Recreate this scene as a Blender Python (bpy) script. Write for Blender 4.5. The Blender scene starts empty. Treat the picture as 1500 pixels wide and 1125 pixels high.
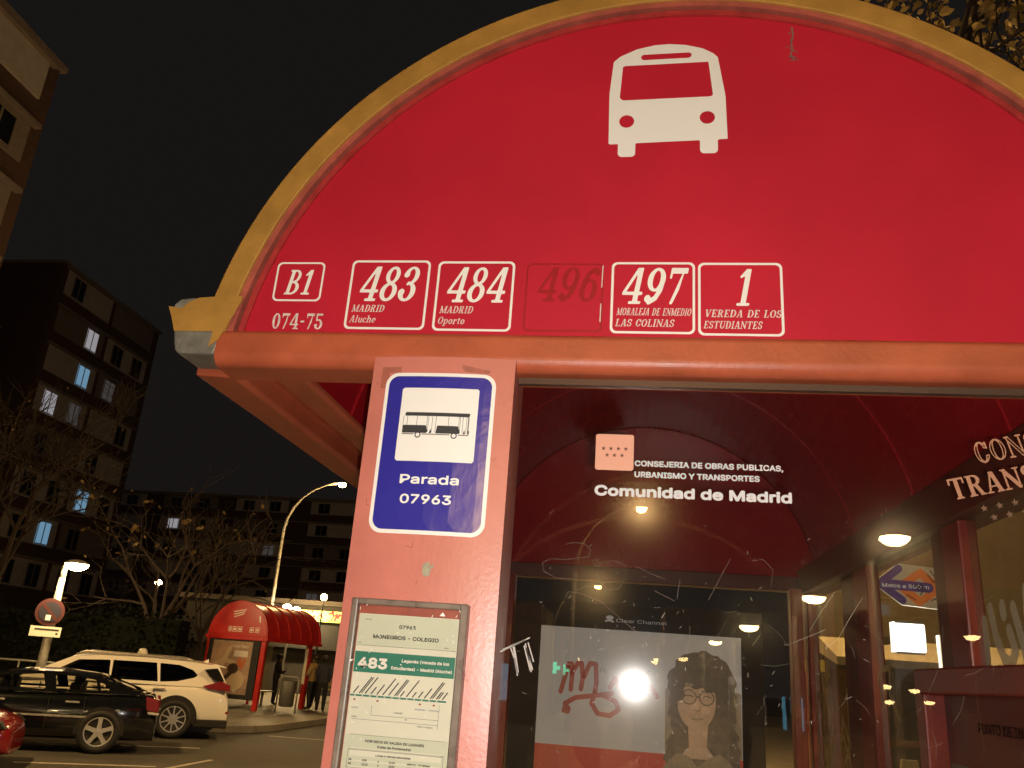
import bpy, bmesh, math, random
import numpy as np
from mathutils import Vector, Matrix
random.seed(7)
C = bpy.context.scene.collection
sc = bpy.context.scene
R = math.radians
# ------------------------------------------------------------ camera, world, exposure
cam = bpy.data.objects.new("camera", bpy.data.cameras.new("camera")); C.objects.link(cam)
CX, CY, CZ = (0.9890, 0.1301, 0.0707), (0.0235, 0.3333, -0.9425), (-0.1462, 0.9338, 0.3266)
_x = Vector(CX).normalized(); _f = Vector(CZ).normalized(); _x = (_x - _f * _x.dot(_f)).normalized(); _u = _x.cross(_f)
cam.matrix_world = Matrix(((_x[0], _u[0], -_f[0], 0.0), (_x[1], _u[1], -_f[1], 0.0), (_x[2], _u[2], -_f[2], 1.62), (0, 0, 0, 1)))
cam.data.sensor_fit = 'HORIZONTAL'; cam.data.sensor_width = 36.0; cam.data.lens = 36.0 * 1220 / 1500
cam.data.clip_start = 0.03; cam.data.clip_end = 600
sc.camera = cam
w = bpy.data.worlds.new("World"); sc.world = w; w.use_nodes = True
wn = w.node_tree; bg = wn.nodes['Background']
sky = wn.nodes.new('ShaderNodeTexSky'); sky.sky_type = 'NISHITA'; sky.sun_disc = False
sky.sun_elevation = R(-5.0); sky.sun_rotation = R(200)
# night: hardly any skylight is left, the city's warm glow in the air is added to it
mixw = wn.nodes.new('ShaderNodeMix'); mixw.data_type = 'RGBA'; mixw.blend_type = 'ADD'; mixw.inputs[0].default_value = 1.0
wn.links.new(sky.outputs[0], mixw.inputs[6]); mixw.inputs[7].default_value = (0.066, 0.055, 0.052, 1)
wn.links.new(mixw.outputs[2], bg.inputs['Color']); bg.inputs['Strength'].default_value = 0.12
sc.view_settings.view_transform = 'Standard'; sc.view_settings.look = 'None'
sc.view_settings.exposure = 0.0; sc.view_settings.gamma = 1.0
sc.cycles.use_denoising = True
sc.cycles.sample_clamp_indirect = 6.0; sc.cycles.sample_clamp_direct = 60.0
sc.cycles.max_bounces = 8; sc.cycles.transparent_max_bounces = 16
sc.cycles.caustics_reflective = False; sc.cycles.caustics_refractive = False
SODIUM = (1.0, 0.60, 0.22)

# ------------------------------------------------------------ materials
MATS = {}
def mat(name, col, rough=0.5, metal=0.0, var=0.0, vscale=6.0, bump=0.0, bscale=60.0, emit=None, es=0.0, spec=0.5, coat=0.0, chips=None):
    if name in MATS: return MATS[name]
    m = bpy.data.materials.new(name); m.use_nodes = True; nt = m.node_tree; p = nt.nodes['Principled BSDF']
    p.inputs['Base Color'].default_value = (*col, 1); p.inputs['Roughness'].default_value = rough
    p.inputs['Metallic'].default_value = metal; p.inputs['Specular IOR Level'].default_value = spec
    p.inputs['Coat Weight'].default_value = coat
    if emit: p.inputs['Emission Color'].default_value = (*emit, 1); p.inputs['Emission Strength'].default_value = es
    if var or bump or chips:
        tc = nt.nodes.new('ShaderNodeTexCoord')
    if var:
        n = nt.nodes.new('ShaderNodeTexNoise'); n.inputs['Scale'].default_value = vscale; n.inputs['Detail'].default_value = 8; n.inputs['Roughness'].default_value = .65
        r = nt.nodes.new('ShaderNodeValToRGB'); e = r.color_ramp.elements
        e[0].position = .28; e[1].position = .75
        e[0].color = (*[c * (1 - var) for c in col], 1); e[1].color = (*[min(1, c * (1 + var)) for c in col], 1)
        nt.links.new(tc.outputs['Object'], n.inputs['Vector']); nt.links.new(n.outputs[0], r.inputs[0]); nt.links.new(r.outputs[0], p.inputs['Base Color'])
        mr = nt.nodes.new('ShaderNodeMapRange'); mr.inputs[3].default_value = max(0.03, rough - .1); mr.inputs[4].default_value = min(1, rough + .12)
        nt.links.new(n.outputs[0], mr.inputs[0]); nt.links.new(mr.outputs[0], p.inputs['Roughness'])
    if chips:    # small flaked or grimy spots with an outline of their own
        ccol, cscale, cth = chips
        nc_ = nt.nodes.new('ShaderNodeTexNoise'); nc_.inputs['Scale'].default_value = cscale; nc_.inputs['Detail'].default_value = 12; nc_.inputs['Roughness'].default_value = .7
        rc = nt.nodes.new('ShaderNodeMapRange'); rc.inputs[1].default_value = cth; rc.inputs[2].default_value = cth + .03
        mc = nt.nodes.new('ShaderNodeMix'); mc.data_type = 'RGBA'; mc.inputs[7].default_value = (*ccol, 1)
        src = p.inputs['Base Color'].links[0].from_socket if p.inputs['Base Color'].links else None
        if src: nt.links.new(src, mc.inputs[6])
        else: mc.inputs[6].default_value = (*col, 1)
        nt.links.new(tc.outputs['Object'], nc_.inputs['Vector']); nt.links.new(nc_.outputs[0], rc.inputs[0]); nt.links.new(rc.outputs[0], mc.inputs[0]); nt.links.new(mc.outputs[2], p.inputs['Base Color'])
    if bump:
        n2 = nt.nodes.new('ShaderNodeTexNoise'); n2.inputs['Scale'].default_value = bscale; n2.inputs['Detail'].default_value = 5
        b = nt.nodes.new('ShaderNodeBump'); b.inputs['Strength'].default_value = bump; b.inputs['Distance'].default_value = .01
        nt.links.new(tc.outputs['Object'], n2.inputs['Vector']); nt.links.new(n2.outputs[0], b.inputs['Height']); nt.links.new(b.outputs[0], p.inputs['Normal'])
    MATS[name] = m; return m
def glass(name, tint=(1, 1, 1), refl=1.6, dirt=0.0, dirtcol=(.5, .45, .3), rough=0.012, halo=0.0, bump=0.0):
    if name in MATS: return MATS[name]
    m = bpy.data.materials.new(name); m.use_nodes = True; nt = m.node_tree; nt.nodes.clear()
    N = nt.nodes.new; L = nt.links.new
    out = N('ShaderNodeOutputMaterial'); tr = N('ShaderNodeBsdfTransparent'); tr.inputs[0].default_value = (*tint, 1)
    gl = N('ShaderNodeBsdfGlossy'); gl.inputs['Roughness'].default_value = rough
    fr = N('ShaderNodeFresnel'); ge = N('ShaderNodeNewGeometry'); io = N('ShaderNodeMath'); io.operation = 'MULTIPLY_ADD'; io.inputs[1].default_value = 1 / 1.5 - 1.5; io.inputs[2].default_value = 1.5
    L(ge.outputs['Backfacing'], io.inputs[0]); L(io.outputs[0], fr.inputs[0])   # same reflectance from either side of the sheet
    mu = N('ShaderNodeMath'); mu.operation = 'MULTIPLY'; mu.inputs[1].default_value = refl; mu.use_clamp = True; L(fr.outputs[0], mu.inputs[0])
    mx = N('ShaderNodeMixShader'); L(mu.outputs[0], mx.inputs[0]); L(tr.outputs[0], mx.inputs[1]); L(gl.outputs[0], mx.inputs[2])
    tc = N('ShaderNodeTexCoord')
    if bump:
        n = N('ShaderNodeTexNoise'); n.inputs['Scale'].default_value = 9; n.inputs['Detail'].default_value = 2
        b = N('ShaderNodeBump'); b.inputs['Strength'].default_value = bump; b.inputs['Distance'].default_value = .002
        L(tc.outputs['Object'], n.inputs['Vector']); L(n.outputs[0], b.inputs['Height']); L(b.outputs[0], gl.inputs['Normal'])
    last = mx
    if halo:
        g2 = N('ShaderNodeBsdfGlossy'); g2.inputs['Roughness'].default_value = .11
        m2 = N('ShaderNodeMixShader'); m2.inputs[0].default_value = halo; L(last.outputs[0], m2.inputs[1]); L(g2.outputs[0], m2.inputs[2]); last = m2
    if dirt:
        df = N('ShaderNodeBsdfDiffuse'); df.inputs[0].default_value = (*dirtcol, 1)
        tl = N('ShaderNodeBsdfTranslucent'); tl.inputs[0].default_value = (*dirtcol, 1); ad_ = N('ShaderNodeMixShader'); ad_.inputs[0].default_value = .6; L(df.outputs[0], ad_.inputs[1]); L(tl.outputs[0], ad_.inputs[2]); df = ad_
        n = N('ShaderNodeTexNoise'); n.inputs['Scale'].default_value = 5; n.inputs['Detail'].default_value = 8; n.inputs['Roughness'].default_value = .7
        mr = N('ShaderNodeMapRange'); mr.inputs[1].default_value = .35; mr.inputs[2].default_value = .7; mr.inputs[3].default_value = dirt * .4; mr.inputs[4].default_value = dirt * 1.6
        L(tc.outputs['Object'], n.inputs['Vector']); L(n.outputs[0], mr.inputs[0])
        m3 = N('ShaderNodeMixShader'); L(mr.outputs[0], m3.inputs[0]); L(last.outputs[0], m3.inputs[1]); L(df.outputs[0], m3.inputs[2]); last = m3
    L(last.outputs[0], out.inputs[0]); MATS[name] = m; return m

M = dict(
 red=mat('gable_red', (.50, .0105, .030), .55, var=.14, vscale=2.3, bump=.06, bscale=600, spec=.3, chips=((.30, .008, .02), 26, .735)),
 redin=mat('vault_red', (.46, .010, .016), .25, var=.15, vscale=3, bump=.02, bscale=8),
 ochre=mat('ochre_rim', (.42, .215, .038), .55, var=.25, vscale=9, bump=.1, bscale=60, chips=((.25, .10, .04), 14, .68)),
 lip=mat('faded_lip', (.40, .09, .06), .5, var=.3, vscale=20),
 orange=mat('faded_red_beam', (.44, .095, .04), .40, var=.22, vscale=7, bump=.08, bscale=90, chips=((.22, .05, .03), 22, .70)),
 pillar=mat('faded_pink_pillar', (.58, .185, .14), .36, var=.14, vscale=5, bump=.05, bscale=120, chips=((.40, .12, .085), 16, .69)),
 darkred=mat('dark_red_frame', (.27, .032, .022), .3, var=.25, vscale=8),
 brownred=mat('brown_red_frame', (.15, .035, .02), .4, var=.3, vscale=8),
 white=mat('sticker_white', (.86, .83, .77), .45),
 worn=mat('worn_white', (.70, .60, .55), .5, var=.25, vscale=120),
 ghost=mat('ghost_sticker', (.33, .005, .012), .4),
 blue=mat('sign_blue', (.035, .030, .30), .22, var=.06, vscale=5, bump=.12, bscale=18),
 black=mat('black', (.012, .012, .014), .4),
 matblack=mat('matt_black', (.01, .009, .008), .7),
 chrome=mat('worn_metal', (.42, .40, .36), .35, .7, var=.3, vscale=18, bump=.2, bscale=25),
 zinc=mat('grey_zinc', (.23, .22, .18), .45, .3, var=.45, vscale=16, bump=.35, bscale=22),
 cream=mat('paper_cream', (.80, .79, .66), .6, var=.06, vscale=9),
 sage=mat('paper_sage', (.66, .70, .55), .6, var=.05, vscale=9),
 green=mat('timetable_green', (.01, .20, .135), .5, var=.1, vscale=20),
 ink=mat('ink', (.03, .03, .03), .6),
 plastic=mat('grey_plastic', (.20, .155, .12), .28, var=.35, vscale=22),
 salmon=mat('salmon_sticker', (.70, .33, .23), .5),
 salmond=mat('dim_salmon_letters', (.42, .20, .12), .5),
 letter=mat('glass_letter_white', (.62, .58, .60), .5),
 steel=mat('galvanised_pole', (.27, .26, .23), .5, .3, var=.3, vscale=12),
 asphalt=mat('asphalt', (.060, .056, .050), .75, var=.35, vscale=1.3, bump=.4, bscale=140),
 paving=mat('paving', (.17, .155, .125), .7, var=.25, vscale=2.5, bump=.3, bscale=40),
 kerb=mat('kerb_stone', (.22, .20, .17), .7, var=.25, vscale=6, bump=.3, bscale=50),
 paint=mat('road_paint', (.45, .43, .38), .7, var=.35, vscale=9),
 brick=mat('dark_brick', (.105, .058, .044), .85, var=.3, vscale=5),
 panel=mat('terrace_panel', (.55, .49, .46), .7, var=.15, vscale=2),
 slab=mat('concrete_band', (.26, .21, .18), .8, var=.2, vscale=3),
 winglass=mat('dark_window', (.012, .013, .016), .1),
 bark=mat('bark', (.026, .016, .010), .9, var=.3, vscale=20, bump=.5, bscale=40),
 leaf=mat('dry_leaf', (.36, .25, .075), .6, var=.4, vscale=9),
 winterleaf=mat('winter_leaf', (.14, .09, .03), .7, var=.4, vscale=9),
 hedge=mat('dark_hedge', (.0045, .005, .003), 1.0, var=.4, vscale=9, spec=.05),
 tyre=mat('tyre', (.014, .014, .014), .7),
 rim=mat('alloy', (.50, .49, .46), .3, .6),
 carwhite=mat('white_car_paint', (.80, .79, .76), .22, coat=.6),
 carblack=mat('black_car_paint', (.006, .007, .008), .12, coat=1.0),
 carred=mat('red_car_paint', (.33, .012, .018), .2, coat=1.0),
 carglass=mat('car_glass', (.012, .012, .012), .06),
 taillamp=mat('tail_lamp', (.22, .01, .012), .15, coat=1),
 lens=mat('clear_lens', (.55, .53, .48), .12, coat=1),
 facade=mat('ochre_facade', (.13, .112, .08), .85, var=.22, vscale=1.2, bump=.2, bscale=20),
 awning=mat('pale_awning', (.34, .32, .25), .7, var=.15, vscale=3),
)
M['lampglow'] = mat('lamp_glow', (1, .9, .7), .5, emit=(1.0, .80, .42), es=14)
def glow(power, area, col=(1.0, .70, .33)):
    """emitter whose radiance gives the lamp's power over the area of its bowl"""
    e = round(power / (math.pi * area), 1); return mat('glow_%s' % e, (1, .9, .7), .5, emit=col, es=e)
M['warmlamp'] = mat('sodium_glow', (1, .8, .5), .5, emit=(1.0, .70, .28), es=26)
M['lightbox'] = mat('white_lightbox', (.8, .8, .8), .5, emit=(.95, .97, 1.0), es=3.0)
M['winwhite'] = mat('lit_window_white', (.3, .3, .3), .5, emit=(.75, .72, .78), es=.36)
M['winblue'] = mat('lit_window_blue', (.2, .3, .4), .5, emit=(.30, .60, .88), es=.40)
M['windim'] = mat('dim_window', (.2, .2, .22), .5, emit=(.55, .50, .50), es=.07)
M['winwarm'] = mat('lit_window_warm', (.3, .3, .2), .5, emit=(1.0, .8, .5), es=.4)
M['glass'] = glass('shelter_glass', (.97, .95, .93), 1.6, dirt=.006, rough=.003, halo=.005, bump=.03)
M['sideglass'] = glass('dirty_side_glass', (.9, .86, .72), 1.0, dirt=.20, dirtcol=(.55, .48, .25), rough=.04)
M['plexi'] = glass('case_plexiglass', (.98, .97, .95), 1.0, dirt=.012, rough=.03, bump=.12)

def paint_film(name, col):
    m = bpy.data.materials.new(name); m.use_nodes = True; nt = m.node_tree; nt.nodes.clear(); N = nt.nodes.new; L = nt.links.new
    o = N('ShaderNodeOutputMaterial'); d = N('ShaderNodeBsdfDiffuse'); t_ = N('ShaderNodeBsdfTranslucent'); x = N('ShaderNodeMixShader'); x.inputs[0].default_value = .2
    tr = N('ShaderNodeBsdfTransparent'); x2 = N('ShaderNodeMixShader'); n = N('ShaderNodeTexNoise'); n.inputs['Scale'].default_value = 35; mr = N('ShaderNodeMapRange'); mr.inputs[3].default_value = .65; mr.inputs[4].default_value = 1.0
    d.inputs[0].default_value = t_.inputs[0].default_value = (*col, 1)
    L(d.outputs[0], x.inputs[1]); L(t_.outputs[0], x.inputs[2]); L(n.outputs[0], mr.inputs[0]); L(mr.outputs[0], x2.inputs[0]); L(tr.outputs[0], x2.inputs[1]); L(x.outputs[0], x2.inputs[2]); L(x2.outputs[0], o.inputs[0]); return m
M['film'] = paint_film('graffiti_film', (.85, .78, .55)); M['film2'] = paint_film('faint_graffiti_film', (.75, .66, .36))

# ------------------------------------------------------------ mesh builder
class MB:
    def __init__(s): s.v = []; s.f = []; s.m = []; s.mi = 0
    def face(s, pts):
        b = len(s.v); s.v += [tuple(p) for p in pts]; s.f.append(tuple(range(b, b + len(pts)))); s.m.append(s.mi)
    def add(s, vs, fs):
        b = len(s.v); s.v += [tuple(p) for p in vs]; s.f += [tuple(i + b for i in f) for f in fs]; s.m += [s.mi] * len(fs); return s
    def box(s, x0, x1, y0, y1, z0, z1):
        v = [(x, y, z) for x in (x0, x1) for y in (y0, y1) for z in (z0, z1)]
        return s.add(v, [(0, 1, 3, 2), (4, 6, 7, 5), (0, 4, 5, 1), (2, 3, 7, 6), (0, 2, 6, 4), (1, 5, 7, 3)])
    def prism(s, pts, a, b, axis='y'):
        n = len(pts)
        def P(u, v, t): return (u, t, v) if axis == 'y' else ((t, u, v) if axis == 'x' else (u, v, t))
        vs = [P(u, v, a) for u, v in pts] + [P(u, v, b) for u, v in pts]
        return s.add(vs, [tuple(range(n - 1, -1, -1)), tuple(range(n, 2 * n))] + [(i, (i + 1) % n, n + (i + 1) % n, n + i) for i in range(n)])
    def tube(s, pts, rad, n=8, caps=True):
        pts = [Vector(p) for p in pts]; k = len(pts); rad = rad if isinstance(rad, (list, tuple)) else [rad] * k
        vs = []; prev = None
        for i, p in enumerate(pts):
            d = (pts[min(i + 1, k - 1)] - pts[max(i - 1, 0)]).normalized()
            if prev is None: prev = d.orthogonal().normalized()
            a = (prev - d * prev.dot(d)); a = a.normalized() if a.length > 1e-6 else d.orthogonal().normalized(); prev = a; b = d.cross(a)
            vs += [p + (a * math.cos(t) + b * math.sin(t)) * rad[i] for t in [2 * math.pi * j / n for j in range(n)]]
        fs = [(i * n + j, i * n + (j + 1) % n, (i + 1) * n + (j + 1) % n, (i + 1) * n + j) for i in range(k - 1) for j in range(n)]
        if caps: fs += [tuple(range(n - 1, -1, -1)), tuple(range((k - 1) * n, k * n))]
        return s.add(vs, fs)
    def lathe(s, prof, c=(0, 0, 0), axis='z', n=24, caps=True):
        vs = []; k = len(prof)
        for r, h in prof:
            for j in range(n):
                t = 2 * math.pi * j / n; u, v = r * math.cos(t), r * math.sin(t)
                p = (u, v, h) if axis == 'z' else ((u, h, v) if axis == 'y' else (h, u, v))
                vs.append((p[0] + c[0], p[1] + c[1], p[2] + c[2]))
        fs = [(i * n + j, i * n + (j + 1) % n, (i + 1) * n + (j + 1) % n, (i + 1) * n + j) for i in range(k - 1) for j in range(n)]
        if caps: fs += [tuple(range(n - 1, -1, -1)), tuple(range((k - 1) * n, k * n))]
        return s.add(vs, fs)
    def ribbon(s, pts, wd, fn):
        for (a, b) in zip(pts, pts[1:]):
            a = Vector(a); b = Vector(b); d = b - a
            if d.length < 1e-9: continue
            d.normalize(); q = Vector((-d.y, d.x)) * wd / 2; e = d * wd * .3
            s.face([fn(*(a - e - q)), fn(*(b + e - q)), fn(*(b + e + q)), fn(*(a - e + q))])
        return s
    def build(s, name, mats, parent=None, label=None, smooth=False, off=None, bevel=0, subsurf=0, autosmooth=None):
        me = bpy.data.meshes.new(name)
        o = off if off is not None else (parent_origin(parent) if parent else (0, 0, 0))
        me.from_pydata([(x - o[0], y - o[1], z - o[2]) for x, y, z in s.v], [], s.f)
        for m in (mats if isinstance(mats, (list, tuple)) else [mats]): me.materials.append(m)
        for p, i in zip(me.polygons, s.m): p.material_index = i; p.use_smooth = smooth
        bm = bmesh.new(); bm.from_mesh(me); bmesh.ops.recalc_face_normals(bm, faces=bm.faces); bm.to_mesh(me); bm.free()
        ob = bpy.data.objects.new(name, me); C.objects.link(ob)
        if parent: ob.parent = parent
        if label: ob['label'] = label
        if bevel:
            b = ob.modifiers.new('bevel', 'BEVEL'); b.width = bevel; b.segments = 2; b.limit_method = 'ANGLE'
        if subsurf:
            b = ob.modifiers.new('smooth', 'SUBSURF'); b.levels = b.render_levels = subsurf
        return ob
LOCAL = set()
def parent_origin(p):
    o = Vector((0, 0, 0)); q = p
    while q: 
        if q.name in LOCAL: return (0, 0, 0)
        o += q.location; q = q.parent
    return tuple(o)
def thing(name, label, cat, loc, rz=0.0, group=None, local=False):
    o = bpy.data.objects.new(name, None); C.objects.link(o); o.location = loc; o.rotation_euler = (0, 0, rz); o.empty_display_size = .2
    o['label'] = label; o['category'] = cat
    if group: o['group'] = group
    if local: LOCAL.add(o.name)
    return o
def tag(o, label=None, cat=None, group=None, kind=None):
    for k, v in (('label', label), ('category', cat), ('group', group), ('kind', kind)):
        if v: o[k] = v
    return o
def copy_tree(o, parent=None):
    c = o.copy(); C.objects.link(c); c.parent = parent
    if o.name in LOCAL: LOCAL.add(c.name)
    for ch in list(o.children): copy_tree(ch, c)
    return c

# ------------------------------------------------------------ flat designs: implicit shapes -> filled marching squares
def f_poly(pts):
    pts = np.array(pts, float); a = 0.5 * np.sum(pts[:, 0] * np.roll(pts[:, 1], -1) - np.roll(pts[:, 0], -1) * pts[:, 1])
    if a < 0: pts = pts[::-1]
    def f(x, y):
        r = np.full(x.shape, -1e9)
        for p, q in zip(pts, np.roll(pts, -1, 0)):
            d = q - p; L = np.hypot(*d); r = np.maximum(r, ((x - p[0]) * d[1] - (y - p[1]) * d[0]) / L)
        return r
    return f
def f_rect(x0, y0, x1, y1): return f_poly([(x0, y0), (x1, y0), (x1, y1), (x0, y1)])
def f_rr(x0, y0, x1, y1, r):
    def f(x, y):
        qx = np.abs(x - (x0 + x1) / 2) - (x1 - x0) / 2 + r; qy = np.abs(y - (y0 + y1) / 2) - (y1 - y0) / 2 + r
        return np.hypot(np.maximum(qx, 0), np.maximum(qy, 0)) + np.minimum(np.maximum(qx, qy), 0) - r
    return f
def f_line(x0, y0, x1, y1, t):
    d = np.array([x1 - x0, y1 - y0]); n = np.array([-d[1], d[0]]) / np.hypot(*d) * t / 2
    a = np.array([x0, y0]); b = np.array([x1, y1]); return f_poly([a - n, b - n, b + n, a + n])
def f_caps(pts, t):
    def f(x, y):
        r = np.full(x.shape, 1e9)
        for (a, b) in zip(pts, pts[1:]):
            dx, dy = b[0] - a[0], b[1] - a[1]; L2 = dx * dx + dy * dy + 1e-12
            h = np.clip(((x - a[0]) * dx + (y - a[1]) * dy) / L2, 0, 1); r = np.minimum(r, np.hypot(x - a[0] - h * dx, y - a[1] - h * dy) - t / 2)
        return r
    return f
def f_ell(cx, cy, a, b): return lambda x, y: (np.sqrt(((x - cx) / a) ** 2 + ((y - cy) / b) ** 2 + 1e-12) - 1) * min(a, b)
def f_poly2(pts):
    """signed distance to any simple polygon"""
    P = np.array(pts, float); Q = np.roll(P, -1, 0)
    def f(x, y):
        d = np.full(x.shape, 1e9); ins = np.zeros(x.shape, bool)
        for p, q in zip(P, Q):
            e = q - p; h = np.clip(((x - p[0]) * e[0] + (y - p[1]) * e[1]) / (e @ e + 1e-12), 0, 1)
            d = np.minimum(d, np.hypot(x - p[0] - h * e[0], y - p[1] - h * e[1]))
            c = (p[1] > y) != (q[1] > y)
            with np.errstate(divide='ignore', invalid='ignore'): xi = p[0] + (y - p[1]) * e[0] / (e[1] if abs(e[1]) > 1e-12 else 1e-12)
            ins ^= c & (x < xi)
        return np.where(ins, -d, d)
    return f
def f_sub(f, *gs):
    def h(x, y):
        r = f(x, y)
        for g in gs: r = np.maximum(r, -g(x, y))
        return r
    return h
def f_and(f, g): return lambda x, y: np.maximum(f(x, y), g(x, y))
def f_wob(f, a, k):
    return lambda x, y: f(x, y) + a * (np.sin(k * x + 1.7 * np.sin(k * .6 * y)) + np.sin(k * 1.7 * y + 2.1 * np.sin(k * .8 * x)))
def f_uni(*fs):
    def h(x, y):
        r = fs[0](x, y)
        for g in fs[1:]: r = np.minimum(r, g(x, y))
        return r
    return h
def f_ring(cx, cy, a, b, ia, ib, *cuts): return f_sub(f_ell(cx, cy, a, b), f_ell(cx, cy, ia, ib), *cuts)
def fill(mb, f, x0, y0, x1, y1, step, fn):
    nx = max(2, int(math.ceil((x1 - x0) / step))); ny = max(2, int(math.ceil((y1 - y0) / step)))
    xs = np.linspace(x0, x1, nx + 1); ys = np.linspace(y0, y1, ny + 1); Xg, Yg = np.meshgrid(xs, ys); F = f(Xg, Yg)
    F[0, :] = np.maximum(F[0, :], 1e-6); F[-1, :] = np.maximum(F[-1, :], 1e-6); F[:, 0] = np.maximum(F[:, 0], 1e-6); F[:, -1] = np.maximum(F[:, -1], 1e-6)
    I = F < 0
    for j in range(ny):
        run = None
        for i in range(nx):
            c = [(i, j), (i + 1, j), (i + 1, j + 1), (i, j + 1)]; k = [I[q, p] for p, q in c]
            if all(k):
                if run is None: run = i
                if i - run > 10:
                    mb.face([fn(xs[run], ys[j]), fn(xs[i], ys[j]), fn(xs[i], ys[j + 1]), fn(xs[run], ys[j + 1])]); run = i
                continue
            if run is not None:
                mb.face([fn(xs[run], ys[j]), fn(xs[i], ys[j]), fn(xs[i], ys[j + 1]), fn(xs[run], ys[j + 1])]); run = None
            if not any(k): continue
            poly = []
            for a in range(4):
                p, q = c[a], c[(a + 1) % 4]; fa, fb = F[p[1], p[0]], F[q[1], q[0]]
                if fa < 0: poly.append((xs[p[0]], ys[p[1]]))
                if (fa < 0) != (fb < 0):
                    t = fa / (fa - fb); poly.append((xs[p[0]] + t * (xs[q[0]] - xs[p[0]]), ys[p[1]] + t * (ys[q[1]] - ys[p[1]])))
            if len(poly) > 2: mb.face([fn(*p) for p in poly])
        if run is not None: mb.face([fn(xs[run], ys[j]), fn(xs[nx], ys[j]), fn(xs[nx], ys[j + 1]), fn(xs[run], ys[j + 1])])
    return mb

# slab-serif glyphs: (width, list of shapes), unit height
def slab(x, y, wd=.34, t=.075): return f_rect(x - wd / 2, 0 if y == 0 else 1 - t, x + wd / 2, t if y == 0 else 1)
def stem(x, t=.17, a=0, b=1): return f_rect(x - t / 2, a, x + t / 2, b)
def half_right(cx, cy, a, b, ia, ib): return f_and(f_ring(cx, cy, a, b, ia, ib), f_rect(cx - .02, cy - b - .1, cx + a + .1, cy + b + .1))
G = {}
def g(ch, wd, *fs): G[ch] = (wd, f_uni(*fs))
g('0', .62, f_ring(.31, .5, .29, .5, .12, .42))
g('1', .46, stem(.26), slab(.26, 0, .42), f_poly([(.18, .98), (.34, 1), (.34, .88), (.04, .74), (.02, .80)]))
g('3', .62, f_ring(.30, .745, .27, .255, .11, .185, f_rect(-.1, .45, .24, .73)), f_ring(.29, .275, .30, .275, .12, .20, f_rect(-.1, .29, .22, .6)), f_ell(.12, .77, .10, .09), f_ell(.10, .26, .11, .10), f_rect(.2, .475, .36, .54))
g('4', .66, f_line(.40, .98, .05, .31, .10), f_rect(.0, .245, .66, .335), stem(.46, .165), slab(.46, 0, .40))
g('5', .60, f_rect(.08, .87, .55, 1), f_rect(.08, .52, .17, 1), f_ring(.28, .32, .30, .32, .13, .235, f_rect(-.1, .32, .2, .6)), f_ell(.11, .24, .11, .10), f_caps([(.12, .55), (.22, .6)], .07))
g('6', .62, f_ring(.31, .33, .29, .33, .12, .25), f_caps([(.10, .36), (.13, .62), (.24, .84), (.42, .94)], .15), f_ell(.49, .85, .10, .10))
g('7', .60, f_rect(.04, .84, .60, 1), f_rect(.04, .70, .11, 1), f_poly([(.60, .90), (.44, .88), (.18, 0), (.37, 0), (.42, .40)]))
g('8', .62, f_ring(.31, .75, .25, .25, .10, .175), f_ring(.31, .27, .30, .27, .13, .19))
g('9', .62, f_ring(.31, .67, .29, .33, .12, .25), f_caps([(.52, .64), (.49, .38), (.38, .16), (.20, .06)], .15), f_ell(.13, .15, .10, .10))
g('-', .40, f_rect(.05, .42, .35, .54))
g('B', .70, stem(.18), f_rect(.02, .93, .36, 1), f_rect(.02, 0, .36, .07), half_right(.34, .745, .27, .255, .12, .18), half_right(.34, .265, .33, .265, .16, .19), f_rect(.2, .925, .36, 1), f_rect(.2, .465, .36, .535))
g('A', .74, f_line(.34, .97, .12, .03, .08), f_line(.39, .97, .60, .03, .17), f_rect(.2, .27, .55, .34), f_rect(.0, 0, .27, .07), f_rect(.42, 0, .74, .07), f_rect(.28, .93, .46, 1))
g('C', .66, f_ring(.34, .5, .32, .5, .14, .41, f_rect(.42, .34, .8, .66)), f_rect(.55, .62, .64, .95), f_ell(.56, .28, .07, .08))
g('D', .74, stem(.18), f_rect(.02, .93, .36, 1), f_rect(.02, 0, .36, .07), half_right(.33, .5, .38, .5, .20, .43))
g('E', .64, stem(.18), f_rect(.02, .92, .58, 1), f_rect(.02, 0, .60, .08), f_rect(.18, .46, .42, .54), f_rect(.50, .76, .58, 1), f_rect(.52, 0, .60, .26), f_rect(.38, .38, .44, .62))
g('I', .38, stem(.19), slab(.19, 0), slab(.19, 1))
g('J', .50, f_rect(.26, .2, .42, 1), slab(.34, 1), f_and(f_ring(.22, .22, .20, .22, .05, .14), f_rect(-.1, -.1, .6, .24)), f_ell(.1, .24, .09, .09))
g('L', .62, stem(.18), slab(.18, 1), f_rect(.02, 0, .58, .08), f_rect(.50, 0, .58, .30))
g('M', .96, stem(.14, .08), stem(.80, .16), f_line(.14, .97, .46, .05, .16), f_line(.78, .97, .46, .05, .08), slab(.14, 0, .28), slab(.80, 0, .32), f_rect(.0, .93, .26, 1), f_rect(.68, .93, .96, 1))
g('N', .80, stem(.14, .08), stem(.66, .08), f_line(.14, .95, .66, .05, .17), slab(.14, 0, .28), slab(.66, 1, .28), f_rect(.0, .93, .24, 1))
g('O', .74, f_ring(.37, .5, .35, .5, .17, .42))
g('P', .68, stem(.18), slab(.18, 0), f_rect(.02, .93, .36, 1), half_right(.34, .72, .30, .28, .13, .21), f_rect(.2, .44, .36, .51))
g('R', .74, stem(.18), slab(.18, 0), f_rect(.02, .93, .36, 1), half_right(.34, .745, .28, .255, .12, .185), f_rect(.2, .49, .38, .56), f_line(.38, .52, .58, .05, .16), f_rect(.48, 0, .74, .07))
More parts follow.
